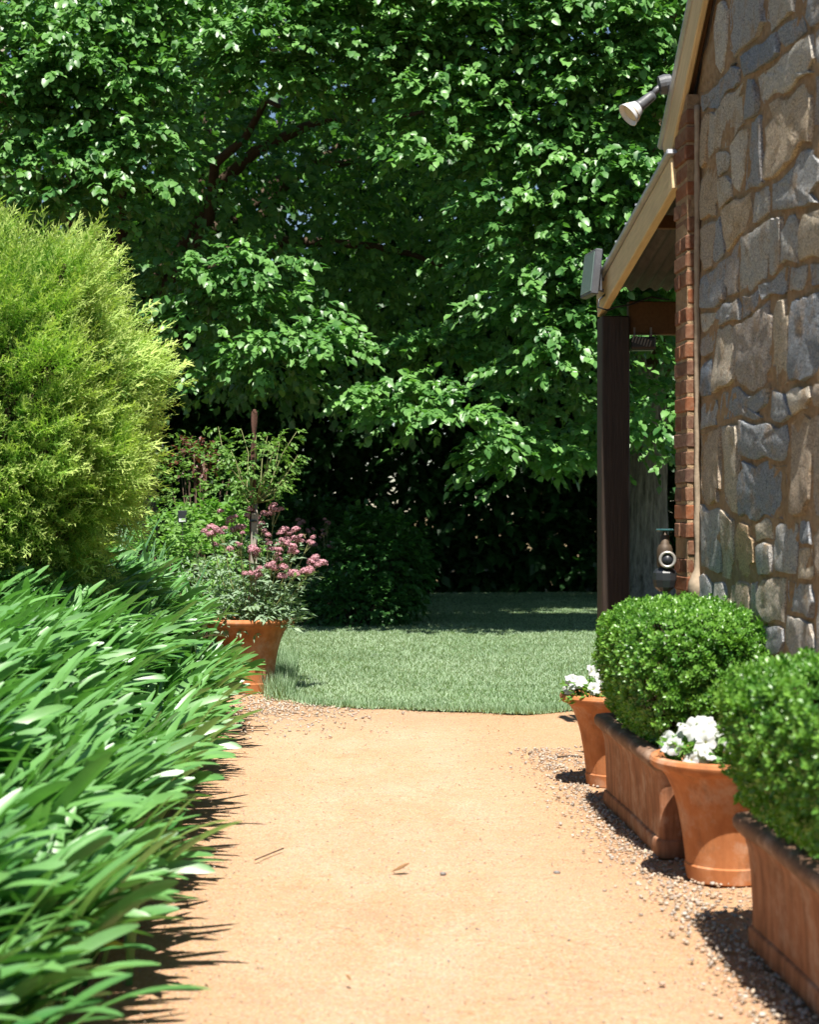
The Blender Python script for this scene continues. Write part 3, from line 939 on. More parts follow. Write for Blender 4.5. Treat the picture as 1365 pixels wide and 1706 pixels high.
def sprays(Pn, D, L, nleaf, size, tmpl, droop=0.5, hang=0.6, tint=None, outward=None):
    """twigs of alternate leaves: Pn, D (n,3)"""
    n = len(Pn); D = unit(D)
    upv = np.array([0, 0, 1.0])
    side = unit(np.cross(D, upv) + 1e-4)
    L = np.broadcast_to(np.asarray(L, float), (n,))
    Ps, Ds, Us, Ss, Rs = [], [], [], [], []
    tw = rng.random(n) if tint is None else tint
    for k in range(nleaf):
        t_ = (k + 0.6) / nleaf
        pos = Pn + D * (L * t_)[:, None] - upv * (droop * L * t_ * t_)[:, None] + 0.03 * L[:, None] * rng.standard_normal((n, 3))
        sg = 1 if k % 2 else -1
        d = D * (0.45 + 0.5 * t_) + side * sg * (0.85 - 0.5 * t_) - upv * (hang * (0.4 + 0.9 * rng.random((n, 1)))) + 0.28 * rng.standard_normal((n, 3))
        up = upv * 0.75 + (D if outward is None else outward) * 0.55 + side * sg * 0.25 + 0.33 * rng.standard_normal((n, 3))
        Ps.append(pos); Ds.append(d); Us.append(up)
        Ss.append(size * (0.55 + 0.65 * rng.random(n)) * (1.0 - 0.25 * abs(t_ - 0.5)))
        Rs.append(np.clip(tw * 0.6 + 0.4 * rng.random(n), 0, 1))
    Pa, Da, Ua = np.concatenate(Ps), np.concatenate(Ds), np.concatenate(Us)
    return scatter(tmpl[0], tmpl[1], frames(Da, Ua), Pa, np.concatenate(Ss), np.concatenate(Rs))

def sphere_dirs(n):
    return unit(rng.standard_normal((n, 3)))

# ------------------------------------------------------------------ trees
def trunk_tube(mb, pts, rad, n=12):
    mb.tube(pts, rad, n)

bright = [(430, 545, 105), (345, 500, 70), (500, 575, 70), (690, 650, 80), (740, 720, 75), (860, 815, 60), (1000, 80, 210), (930, 300, 150),
          (1060, 480, 120), (940, 560, 90), (1075, 730, 50), (60, 90, 130), (500, 60, 110), (250, 60, 90), (150, 300, 100), (20, 240, 90), (780, 60, 140), (760, 250, 60), (880, 420, 80), (620, 30, 110)]
def lightmap(px, py):
    v = 0
    for x, y, s in bright:
        v = max(v, math.exp(-((px - x) ** 2 + (py - y) ** 2) / (2 * s * s)))
    return v
def canopy_bottom(px):
    return float(np.interp(px, [-300, 150, 300, 420, 520, 620, 700, 820, 900, 1000, 1100, 1250, 1500], [620, 600, 640, 665, 690, 700, 790, 800, 840, 850, 790, 750, 700]))

def lobe_twigs(c, r, n, down_bias=0.0):
    d = sphere_dirs(n)
    d[:, 2] = np.where(d[:, 2] < -0.35, -d[:, 2], d[:, 2])
    rad = (0.55 + 0.5 * rng.random((n, 1)) ** 0.6)
    p = c + d * rad * r
    return p, d

def build_tree(name, label, trunk_xy, trunk_r, crown_c, crown_r, lobes, fill, top_h, group):
    t = thing(name, label, 'tree', (trunk_xy[0], trunk_xy[1], 0), group=group)
    o0 = np.array([trunk_xy[0], trunk_xy[1], 0.0])
    # trunk with ridged bark
    nseg, nr = 96, 150
    V = []
    for i in range(nr):
        z = -0.15 + (i / (nr - 1)) * 5.2
        rr = trunk_r * (1.0 - 0.07 * z) * (1 + 0.65 * math.exp(-max(z, 0) * 3.0))
        for j in range(nseg):
            a = j / nseg * 2 * math.pi
            rid = mnoise.noise(Vector((math.cos(a) * 7.5, math.sin(a) * 7.5, z * 1.1))) * 0.5 + mnoise.noise(Vector((math.cos(a) * 15, math.sin(a) * 15, z * 2.2 + 5))) * 0.5
            flute = 0.05 * math.cos(a * 4 + 1) * math.exp(-max(z, 0) * 0.8)
            r2 = rr * (1 + 0.13 * rid + flute)
            V.append((r2 * math.cos(a) + 0.02 * z * z * 0.2, r2 * math.sin(a), z))
    Fc = [(i * nseg + j, i * nseg + (j + 1) % nseg, (i + 1) * nseg + (j + 1) % nseg, (i + 1) * nseg + j) for i in range(nr - 1) for j in range(nseg)]
    add('trunk', mesh_np('trunk', np.array(V), Fc, M['bark'], smooth=True), t)
    mb = MB()
    for k in range(11):
        a = k * 2.4 + 0.4
        h0 = 3.2 + 0.16 * k
        tgt = np.array([math.cos(a), math.sin(a), 0]) * crown_r * (0.55 + 0.3 * rng.random()) + np.array([0, 0, 4.5 + (top_h - 6) * rng.random()])
        s0 = np.array([0.05, 0, h0]); 
        pts = [s0 * (1 - f) + (tgt + (crown_c - o0) * [1, 1, 0]) * f + np.array([0, 0, 1.2 * math.sin(f * 2.6)]) + 0.12 * rng.standard_normal(3) for f in np.linspace(0, 1, 9)]
        pts[0] = s0
        mb.tube(pts, np.linspace(trunk_r * 0.42, 0.03, 9), 9)
    mb.obj('limbs', M['twig'], t, smooth=True)
    parts = []
    for c, r, n, L in lobes:
        p, d = lobe_twigs(c, r, n)
        D = d * [1, 1, 0.5] + np.array([0, -0.25, 0.1])
        parts.append(sprays(p, D, 0.34 + 0.2 * rng.random(n), 6 if L else 13, 0.25 if L else 0.124, LEAF_FAR if L else LEAF_MID, 0.5, 0.75, outward=np.tile(np.array([0, -0.7, 0.5]), (n, 1))))
    d = sphere_dirs(fill)
    rad = rng.random((fill, 1)) ** 0.45
    p = crown_c + d * rad * np.array([crown_r, crown_r * 0.85, (top_h - 2.2) / 2])
    p = p[p[:, 2] > 1.9]
    dd = unit(p - crown_c)
    # keep the under-canopy hollow open to view
    pxs = p[:, 0] / p[:, 1] * F + 682.5; pys = 853 - (p[:, 2] - CAM_H) / p[:, 1] * F
    ok = (p[:, 1] > 23.6)
    lowb = np.array([canopy_bottom(a) for a in pxs])
    ok &= (pys < lowb - 20)
    p, dd = p[ok], dd[ok]
    parts.append(sprays(p, dd + np.array([0, -0.2, 0]), 0.45, 8, 0.165, LEAF_FAR, 0.4, 0.6))
    V, Fc, tt = join(parts)
    V = V - o0
    add('crown', mesh_np('crown', V, Fc, M['tree_leaf'], tt), t)
    return t

lobesR, lobesL = [], []
SHADE_Y = 23.5
for py in range(-60, 860, 56):
    for px in range(-220, 1330, 66):
        qx = px + rng.normal() * 22 + (33 if (py // 56) % 2 else 0); qy = py + rng.normal() * 18
        if qy > canopy_bottom(qx) - 15: continue
        b = lightmap(qx, qy)
        right = qx > 640
        lit = b > 0.58
        k_ = (853 - qy) / F
        Y = (SHADE_Y - 0.686) / (1 + 0.49 * k_)          # the sheet of rays that grazes the tree front
        if not lit and rng.random() < 0.62: continue
        Y += (-0.4 - (0.3 + 2.6 * max(0.0, qy) / 850.0) * (0.55 + 0.45 * b) if lit else 1.9 - 0.5 * b) + 0.22 * rng.normal()
        c = P(qx, qy, Y)
        r = (np.array([0.50, 0.45, 0.22]) if lit else np.array([0.45, 0.4, 0.34])) * (0.8 + 0.5 * rng.random())
        n_ = 29 if lit else 15
        (lobesR if right else lobesL).append((c, r, n_, 0))
# high overhanging boughs above the picture: they shade the middle of the trees
for q_ in range(540):
    x = -7.0 + 7.9 * rng.random() if q_ < 400 else -2.8 + 3.8 * rng.random(); z = 7.2 + 4.6 * rng.random()
    Y = SHADE_Y - 0.49 * z + 0.75 + 4.0 * rng.random()
    if z < 1.4 + 0.30 * Y + 0.5: continue
    lobesL.append((np.array([x, Y, z]), np.array([0.75, 0.65, 0.35]), 16, 1))
for _ in range(230):
    x = 0.9 + 7.8 * rng.random(); z = 7.4 + 4.2 * rng.random()
    Y = SHADE_Y - 0.49 * z + 1.9 + 3.0 * rng.random()
    if z < 1.4 + 0.30 * Y + 0.5: continue
    lobesR.append((np.array([x, Y, z]), np.array([0.75, 0.65, 0.35]), 16, 1))
build_tree('lime_tree', 'large leafy tree with a furrowed grey trunk seen between the verandah post and brick corner', (3.82, 27.6), 0.37,
           np.array([3.8, 26.6, 7.1]), 5.6, lobesR, 3700, 12.0, 'large trees behind the lawn')
build_tree('lime_tree', 'large dark leafy tree filling the sky above the clipped conifer', (-4.4, 27.6), 0.34,
           np.array([-3.6, 26.4, 7.1]), 6.2, lobesL, 4600, 12.6, 'large trees behind the lawn')

# trees and hedge farther back
def far_tree(x, y, h, r, label):
    t = thing('background_tree', label, 'tree', (x, y, 0), group='trees behind the far hedge')
    MB().tube([(0, 0, -0.2), (0.1, 0, 2), (0, 0.1, 4.5), (0.1, 0, h * 0.8)], [0.3, 0.24, 0.18, 0.05], 12).obj('trunk', M['bark'], t, smooth=True)
    n = 2400
    d = sphere_dirs(n); p = np.array([0, 0, h * 0.55]) + d * (0.5 + 0.5 * rng.random((n, 1))) * np.array([r, r * 0.8, h * 0.45])
    V, Fc, tt = sprays(p, d, 0.7, 6, 0.36, LEAF_FAR, 0.4, 0.5)
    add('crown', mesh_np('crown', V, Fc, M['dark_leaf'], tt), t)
far_tree(-9.0, 37.5, 18, 4.8, 'distant tree deep in shade, farthest towards the conifer side')
far_tree(-3.0, 39.0, 18, 4.8, 'distant tree in shade behind the pink valerian and rose')
far_tree(3.0, 38.5, 18, 4.8, 'distant tree in shade behind the middle of the lawn')
far_tree(9.0, 37.5, 18, 4.8, 'distant tree in shade behind the verandah')

def hedge_back():
    t = thing('hedge', 'dark clipped hedge closing the garden behind the lawn', 'hedge', (0, 30.4, 0))
    n = 9000
    x = -9 + 18 * rng.random(n); z = 0.05 + 4.9 * rng.random(n)
    p = np.stack([x, -0.5 + 1.1 * rng.random(n) + 0.3 * np.sin(x * 1.3) * np.cos(z * 2.1), z], 1)
    D = np.tile(np.array([0, -1, 0.25]), (n, 1)) + 0.6 * rng.standard_normal((n, 3))
    V, Fc, tt = sprays(p, D, 0.35, 7, 0.30, LEAF_SMALL, 0.3, 0.4)
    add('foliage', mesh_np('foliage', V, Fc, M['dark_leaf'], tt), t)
    mb = MB()
    for k in range(22):
        xx = -8.8 + k * 0.83
        mb.tube([(xx, 0.2, -0.1), (xx + 0.1 * rng.normal(), 0.2, 2), (xx + 0.3 * rng.normal(), 0.2, 4.2)], [0.06, 0.045, 0.02], 6)
    mb.obj('stems', M['twig'], t)
hedge_back()

# ------------------------------------------------------------------ clipped conifer
def conifer():
    c0 = np.array([-2.36, 9.9, 1.90])
    t = thing('conifer_shrub', 'big rounded golden green conifer with feathery sprays above the strap-leaf border', 'conifer', (c0[0], c0[1], bed_z(c0[0], c0[1])))
    zb = float(bed_z(c0[0], c0[1])); o0 = np.array([c0[0], c0[1], zb])
    mb = MB()
    for k in range(7):
        a = k * 0.9; r = 0.12
        b = np.array([r * math.cos(a), r * math.sin(a), -0.1])
        e = np.array([0.75 * math.cos(a), 0.75 * math.sin(a), 1.4 + 0.12 * k])
        mb.tube([b, b * 0.6 + e * 0.25 + np.array([0, 0, 0.2]), e * 0.6 + np.array([0, 0, 0.3]), e], [0.055, 0.045, 0.03, 0.01], 9)
    mb.obj('trunk', M['twig'], t, smooth=True)
    # one feathery spray, several variants
    parts = []
    variants = []
    for v in range(5):
        V = []; Fc = []
        def strip(a, b, w, nrm):
            a = np.array(a); b = np.array(b); d = b - a
            s = unit(np.cross(d, nrm)) * w
            o = len(V)
            V.extend([a - s, a + s, b]); Fc.append((o, o + 1, o + 2))
        for k in range(6):
            a = k / 6; b = (k + 1.25) / 6
            strip((0.02 * math.sin(k), a, 0.05 * a * a), (0.02 * math.sin(k + 1), b, 0.05 * b * b), 0.016, (0, 0, 1))
        for k in range(15):
            f = 0.06 + 0.90 * k / 15
            sg = 1 if k % 2 else -1
            L = (0.34 - 0.24 * f) * (0.8 + 0.4 * rng.random())
            dirn = np.array([sg * 0.75, 0.85, 0.45 * rng.normal()]); dirn = unit(dirn)
            a = np.array([0.0, f, 0.05 * f * f]); b = a + dirn * L
            strip(a, b, 0.013, (0.2, 0, 1))
            for q in range(3):
                ff = 0.28 + 0.25 * q
                s2 = 1 if q % 2 else -1
                base_ = a + (b - a) * ff
                d2 = unit(dirn + np.array([s2 * 0.7, 0.1, 0.5 * rng.normal()]))
                strip(base_, base_ + d2 * L * 0.42, 0.012, (rng.normal() * 0.4, 0, 1))
        variants.append((np.array(V), np.array(Fc)))
    n = 10000
    d = sphere_dirs(n)
    # lumpy outline
    g_ = (np.abs(d) ** 2.7).sum(1) ** (-1 / 2.7)
    lump = np.array([mnoise.noise(Vector(tuple(q * 2.1))) + 0.5 * mnoise.noise(Vector(tuple(q * 6.0 + 3))) for q in d])
    R = np.array([0.70, 0.8, 0.97])
    depth = 1 - 0.16 * rng.random(n) ** 1.5
    rad = (0.93 + 0.29 * lump) * depth * g_
    p = c0 + d * R * rad[:, None]
    # the underside is open and twiggy
    keep = (d[:, 2] > -0.94) & (rng.random(n) < np.where(d[:, 2] < -0.6, 0.6, 1.0)) & (rng.random(n) < np.where(d[:, 1] > 0.45, 0.35, 1.0))
    p, d, lump = p[keep], d[keep], lump[keep]
    n = len(p)
    D = d * [1, 1, 0.75] + np.array([0.22, -0.05, 0.32]) + 0.25 * rng.standard_normal((n, 3)) + lump[:, None] * np.array([0.3, 0, 0.25])
    U = d + 0.55 * rng.standard_normal((n, 3))
    S = 0.17 + 0.15 * rng.random(n)
    long_ = rng.random(n) < 0.07
    S = np.where(long_, S * 1.35, S)
    R_ = np.clip(0.45 + 0.7 * lump + 0.25 * rng.standard_normal(n), 0, 1)
    for v in range(5):
        k = (np.arange(n) % 5 == v) & (np.arange(n) % 6 != 0)
        parts.append(scatter(variants[v][0], variants[v][1], frames(D[k], U[k]), p[k] - o0, S[k], R_[k]))
    V, Fc, tt = join(parts)
    add('crown', mesh_np('crown', V, Fc, M['conifer'], tt), t)
    # dense dark twigs inside
    mb = MB()
    for k in range(420):
        q = sphere_dirs(1)[0]
        if q[2] < -0.85: continue
        e = c0 + q * R * 0.9 - o0; s0 = np.array([0, 0, 0.5]) + q * 0.12
        m_ = s0 * 0.5 + e * 0.5 + np.array([0, 0, -0.1]) + 0.06 * rng.standard_normal(3)
        mb.tube([s0, m_, e], [0.012, 0.008, 0.003], 5, cap=False)
    mb.obj('twigs', M['twig'], t)
conifer()

# ------------------------------------------------------------------ planters on the right
def rrect(L, W, off, r=0.022, nl=10, nw=5, nc=4):
    """rounded rectangle outline (x along length, y along width), grown by off"""
    hx, hy = L / 2 + off, W / 2 + off
    r = r + max(off, 0) * 0.8
    pts = []
    for (cx, cy, a0) in ((hx - r, hy - r, 0), (-hx + r, hy - r, 90), (-hx + r, -hy + r, 180), (hx - r, -hy + r, 270)):
        arc = [(cx + r * math.cos(math.radians(a0 + 90 * k / nc)), cy + r * math.sin(math.radians(a0 + 90 * k / nc))) for k in range(nc + 1)]
        if pts:
            a = np.array(pts[-1]); b = np.array(arc[0]); m_ = nl if a0 in (90, 270) else nw
            pts += [tuple(a + (b - a) * k / m_) for k in range(1, m_)]
        pts += arc
    a = np.array(pts[-1]); b = np.array(pts[0])
    pts += [tuple(a + (b - a) * k / nw) for k in range(1, nw)]
    return np.array(pts)

TR_ANG = math.atan2(-1, 0.058) 
def trough(loc, label, seed):
    t = thing('terracotta_trough', label, 'planter', loc, (0, 0, TR_ANG), 'terracotta troughs by the wall')
    L, W = 1.28, 0.46
    prof = [(-0.02, 0.0), (0.010, 0.004), (0.014, 0.010), (0.014, 0.068), (0.010, 0.074), (0.001, 0.078), (0.004, 0.15), (0.008, 0.24), (0.015, 0.32), (0.026, 0.358),
            (0.048, 0.378), (0.060, 0.395), (0.062, 0.415), (0.050, 0.432), (0.020, 0.438), (-0.015, 0.432), (-0.026, 0.41), (-0.03, 0.33)]
    V = []; n = None
    for off, z in prof:
        o_ = rrect(L, W, off); n = len(o_)
        for k, (x, y) in enumerate(o_):
            w = 0.006 * mnoise.noise(Vector((x * 2.2 + seed, y * 2.2, z * 3))) + (0.010 * mnoise.noise(Vector((x * 3 + seed, y * 3, 4))) if z > 0.35 else 0)
            nv = unit(np.array([x / L, y / W, 0]))
            V.append((x + nv[0] * w, y + nv[1] * w, z + (0.012 * mnoise.noise(Vector((x * 1.7 + seed, y * 1.7, 9))) if z > 0.3 else 0)))
    Fc = [(i * n + j, i * n + (j + 1) % n, (i + 1) * n + (j + 1) % n, (i + 1) * n + j) for i in range(len(prof) - 1) for j in range(n)]
    V = np.array(V); cut = 9
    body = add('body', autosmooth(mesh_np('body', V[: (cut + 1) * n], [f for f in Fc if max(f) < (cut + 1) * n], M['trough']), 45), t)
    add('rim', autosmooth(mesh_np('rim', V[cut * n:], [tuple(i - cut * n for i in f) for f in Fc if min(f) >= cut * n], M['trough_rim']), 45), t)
    so = rrect(L, W, -0.025)
    SV = np.concatenate([np.c_[so, np.full(len(so), 0.375)], [[0, 0, 0.395]]])
    add('soil', mesh_np('soil', SV, [(k, (k + 1) % len(so), len(so)) for k in range(len(so))], M['soil']), t)
    return t
def troughpos(Yc):
    return (1.385 - 0.058 * Yc + 0.262, Yc, 0.0)
trough(troughpos(4.86), 'weathered terracotta trough in the near corner, cropped by the picture edge', 2.0)
trough(troughpos(7.54), 'weathered terracotta trough standing between the two round flower pots', 11.0)

def box_hedge(Yc, hl, hw, z0, z1, label, seed):
    x, y, _ = troughpos(Yc)
    o0 = np.array([x, y, 0.38])
    t = thing('box_hedge', label, 'hedge', tuple(o0), (0, 0, TR_ANG), 'clipped box hedges in troughs')
    mb = MB()
    for k in range(9):
        u = -hl * 0.8 + k * hl * 0.2
        for s_ in (-0.1, 0.1):
            mb.tube([(u, s_, -0.03), (u + 0.03 * rng.normal(), s_ * 1.1, 0.15), (u + 0.08 * rng.normal(), s_ * 1.4, 0.4)], [0.012, 0.01, 0.004], 6)
    mb.obj('stems', M['twig'], t)
    n = 6600
    d = sphere_dirs(n)
    d = d[d[:, 2] > -0.93]; n = len(d)
    ex = 6.0
    g = (np.abs(d) ** ex).sum(1) ** (-1 / ex)
    H = (z1 - z0) / 2
    lump = np.array([mnoise.noise(Vector(tuple(q * 4.0 + seed))) for q in d])
    dep = 0.13 * rng.random(n) ** 1.3 - 0.06 * (rng.random(n) < 0.06)
    q = d * g[:, None] * (1.0 + 0.05 * lump - dep)[:, None]
    # dome the top
    p = q * np.array([hl, hw, H])
    p[:, 2] += H + z0 - 0.38
    low = np.clip(-q[:, 2], 0, 1)[:, None]
    p[:, :2] *= 1 - np.array([0.10, 0.26]) * low ** 1.5
    top = np.clip(q[:, 2], 0, 1)
    p[:, 2] -= 0.05 * top * (np.abs(q[:, 0]) ** 2.5) + 0.035 * top * np.abs(q[:, 1]) ** 2
    nr = unit(d / np.array([hl, hw, H]) * 0.4)
    axis = unit(nr + np.array([0, 0, 0.45]) + 0.3 * rng.standard_normal((n, 3)))
    tw = np.clip(0.5 + 0.5 * lump + 0.3 * rng.standard_normal(n), 0, 1)
    Ps, Ds, Us, Ss, Rs = [], [], [], [], []
    e1 = unit(np.cross(axis, np.array([0.3, 0.2, 1.0]))); e2 = np.cross(axis, e1)
    ph = rng.random(n) * 6.28
    for k in range(9):
        a = ph + k * 2.4
        tier = k / 9
        rad = (np.cos(a)[:, None] * e1 + np.sin(a)[:, None] * e2)
        Ps.append(p + axis * (0.022 * tier)[..., None] if False else p + axis * 0.024 * tier + rad * 0.003)
        Ds.append(rad * (0.95 - 0.6 * tier) + axis * (0.45 + 0.7 * tier) + 0.15 * rng.standard_normal((n, 3)))
        Us.append(axis * 1.0 - rad * 0.5)
        Ss.append((0.024 - 0.006 * tier) * (0.8 + 0.4 * rng.random(n)))
        Rs.append(np.clip(tw * 0.7 + 0.35 * tier, 0, 1))
    V, Fc, tt = scatter(LEAF_BOX[0], LEAF_BOX[1], frames(np.concatenate(Ds), np.concatenate(Us)), np.concatenate(Ps), np.concatenate(Ss), np.concatenate(Rs))
    add('foliage', mesh_np('foliage', V, Fc, M['box_leaf'], tt), t)
    # twiggy inside
    mb = MB()
    for k in range(500):
        i = rng.integers(n); e = p[i] * [0.92, 0.92, 0.96]; s0 = np.array([e[0] * 0.75, e[1] * 0.3, 0.08 + e[2] * 0.2])
        mb.tube([s0, (s0 + e) / 2 + 0.015 * rng.standard_normal(3), e], [0.005, 0.004, 0.002], 4, cap=False)
    mb.obj('twigs', M['twig'], t)
box_hedge(4.86, 0.76, 0.34, 0.43, 0.955, 'clipped round-topped box hedge nearest the camera in the cropped trough', 1.0)
box_hedge(7.52, 0.62, 0.30, 0.42, 0.995, 'clipped round-topped box hedge in the trough between the two pots', 5.0)

POT = [(0.0, 0.0), (0.150, 0.0), (0.160, 0.006), (0.163, 0.03), (0.168, 0.062), (0.163, 0.068), (0.166, 0.10), (0.176, 0.18), (0.190, 0.26), (0.208, 0.33), (0.232, 0.385), (0.252, 0.412),
       (0.262, 0.420), (0.284, 0.428), (0.296, 0.440), (0.299, 0.455), (0.293, 0.468), (0.280, 0.474), (0.266, 0.470), (0.258, 0.458), (0.245, 0.43), (0.225, 0.40)]
def pot(loc, label, sc=1.0, group='round terracotta flower pots by the wall', rot=0.0):
    t = thing('terracotta_pot', label, 'flower pot', loc, (0, 0, rot), group)
    mb = MB().lathe([(r * sc, z * sc) for r, z in POT], 72, wob=lambda a, z: 0.006 * np.sin(2 * a + z * 3) + 0.003 * np.sin(5 * a + 2))
    add('body', autosmooth(mb.mesh('body', M['terracotta']), 35), t)
    a = np.arange(40) / 40 * 2 * np.pi
    V = np.concatenate([np.c_[0.24 * sc * np.cos(a), 0.24 * sc * np.sin(a), np.full(40, 0.415 * sc)], [[0, 0, 0.43 * sc]]])
    add('soil', mesh_np('soil', V, [(k, (k + 1) % 40, 40) for k in range(40)], M['soil']), t)
    return t
near_pot = (P(1214, 1479, 6.53)[0], 6.53, 0.0)
far_pot = (P(1029, 1310, 8.78)[0], 8.78, 0.0)
pot(near_pot, 'round flared terracotta pot of white flowers between the two troughs')
pot(far_pot, 'round flared terracotta pot of white flowers farthest along, beside the lawn', rot=1.3)

# petunias
def bloom_mesh(seed):
    n = 30; a = np.arange(n) / n * 2 * np.pi
    lob = 1 + 0.10 * np.cos(5 * a + seed) + 0.05 * np.sin(11 * a + seed * 2)
    ruf = 0.10 * np.sin(5 * a + seed * 3) + 0.10 * np.sin(8 * a + seed)
    rings = [(0.06, -0.55, 0), (0.12, -0.2, 0), (0.35, -0.02, 0.1), (0.70, 0.05, 0.6), (1.0, -0.05, 1.0)]
    V = []
    for r, z, k in rings:
        V.append(np.stack([r * lob ** k * np.cos(a), r * lob ** k * np.sin(a), z + ruf * k], 1))
    V = np.concatenate(V); m = len(rings)
    Fc = [(i * n + j, i * n + (j + 1) % n, (i + 1) * n + (j + 1) % n, (i + 1) * n + j) for i in range(m - 1) for j in range(n)]
    mi = [1 if i == 0 else 0 for i in range(m - 1) for j in range(n)]
    tint = np.zeros((len(V), 4), np.float32); tint[:, 0] = 0.5; tint[:, 3] = 1
    return mesh_np('bloom', V * 0.040, Fc, [M['petal'], M['flower_eye']], tint, smooth=True, midx=mi)
BLOOMS = [bloom_mesh(s) for s in (0.3, 1.7, 2.9, 4.4)]
def petunia(loc, label, n, spread, cx, seed):
    rr = np.random.default_rng(seed)
    t = thing('petunia_plant', label, 'flowers', (loc[0], loc[1], 0.42), group='white flowers in the pots')
    m = 90
    a = rr.random(m) * 6.28; r = 0.115 * np.sqrt(rr.random(m))
    p = np.stack([cx[0] + r * np.cos(a), cx[1] + r * np.sin(a), 0.0 + 0.10 * rr.random(m)], 1)
    D = np.stack([np.cos(a), np.sin(a), 0.5 + rr.random(m)], 1)
    V, Fc, tt = sprays(p, D, 0.035, 4, 0.045, LEAF_SMALL, 0.2, 0.2)
    add('foliage', mesh_np('foliage', V, Fc, M['fresh_leaf'], tt), t)
    mb = MB()
    for k in range(n):
        a = rr.random() * 6.28; r = spread * math.sqrt(rr.random())
        x = cx[0] + r * math.cos(a); y = cx[1] + r * math.sin(a)
        z = 0.05 + 0.095 * (1 - (r / spread) ** 2) + 0.04 * rr.random()
        d = np.array([math.cos(a) * r / spread * 0.9 - 0.05, math.sin(a) * r / spread * 0.9 - 0.45, 0.75]) + 0.3 * rr.standard_normal(3)
        o = add('bloom', BLOOMS[k % 4], t, (x, y, z), orient(d), (0.85 + 0.35 * rr.random(),) * 3)
        mb.tube([(cx[0] + (x - cx[0]) * 0.4, cx[1] + (y - cx[1]) * 0.4, -0.02), (x - d[0] * 0.02, y - d[1] * 0.02, z - 0.012)], [0.003, 0.002], 5, cap=False)
    mb.obj('stems', M['stem'], t)
petunia(near_pot, 'white ruffled petunias in the pot between the two troughs', 34, 0.15, (-0.125, -0.06), 4)
petunia(far_pot, 'white ruffled petunias in the pot farthest along by the lawn', 20, 0.11, (-0.15, -0.09), 8)

# ------------------------------------------------------------------ large pot on the left with rose and valerian
BP = G(402, 1158); BP = np.array([BP[0] + 0.03, 13.30, 0.0])
pot(tuple(BP), 'large terracotta pot holding pink valerian and a staked rose at the path end', 1.22, None, 0.6)
topz = 0.42 * 1.22
tw = thing('twisted_stake', 'rusty twisted iron stake rising through the potted rose', 'stake', (BP[0] + 0.01, BP[1] - 0.03, topz - 0.02))
zs = np.linspace(0, 2.20 - topz, 150)
MB().tube([(0.012 + 0.028 * z / 1.6, 0, z) for z in zs], 0.018, 14, twist=0.13, lobes=2, depth=0.45).obj('rod', M['rust'], tw, smooth=True)
MB().lathe([(0.0, 0.02), (0.012, 0.016), (0.016, 0.0), (0.012, -0.01)], 10).obj('tip', M['rust'], tw, loc=(0.012 + 0.028 * (2.2 - topz) / 1.6, 0, 2.2 - topz), smooth=True)
ws = thing('wooden_stake', 'grey weathered wooden stake tied to the rose stem in the large pot', 'stake', (BP[0] + 0.035, BP[1] - 0.06, topz - 0.02))
MB().box((0, 0, 0.44), (0.026, 0.014, 0.46), bev=0.003).obj('slat', M['grey_wood'], ws, rot=(0, math.radians(1.5), 0))
MB().lathe([(0.034, 0.0), (0.038, 0.008), (0.034, 0.018)], 14).obj('tie', M['black_plastic'], ws, loc=(0.015, 0.01, 0.83), smooth=True)

def rose_tree():
    b = np.array([BP[0] + 0.03, BP[1] + 0.03, topz - 0.02])
    t = thing('standard_rose', 'sparse standard rose with small green leaves around the twisted stake', 'rose', tuple(b))
    mb = MB()
    fork = np.array([0.03, 0, 1.47 - b[2]])
    mb.tube([(0, 0, 0), (0.015, 0.01, 0.4), fork], [0.016, 0.014, 0.013], 9)
    mb.obj('stem', M['grey_wood'], t, smooth=True)
    br = MB(); Ps = []; Ds = []
    for k in range(17):
        a = k * 2.4
        R = 0.16 + 0.17 * rng.random(); h = 0.12 + 0.50 * rng.random()
        e = fork + np.array([R * math.cos(a), R * math.sin(a), h])
        m_ = fork + np.array([R * 0.45 * math.cos(a), R * 0.45 * math.sin(a), h * 0.25]) + 0.02 * rng.standard_normal(3)
        pts = [fork, m_, (m_ + e) / 2 + 0.03 * rng.standard_normal(3), e]
        br.tube(pts, [0.008, 0.006, 0.004, 0.002], 6)
        for f in np.concatenate([np.linspace(0.35, 1.0, 9), np.linspace(0.75, 1.0, 4)]):
            i = min(2, int(f * 3)); g = f * 3 - i
            Ps.append(pts[i] * (1 - g) + pts[min(3, i + 1)] * g); Ds.append(np.array([math.cos(a + rng.normal()), math.sin(a + rng.normal()), 0.35 * rng.normal()]))
    br.obj('branches', M['stem'], t, smooth=True)
    V, Fc, tt = sprays(np.array(Ps), np.array(Ds), 0.095, 7, 0.044, LEAF_SMALL, 0.3, 0.35)
    add('foliage', mesh_np('foliage', V, Fc, M['rose_leaf'], tt), t)
rose_tree()

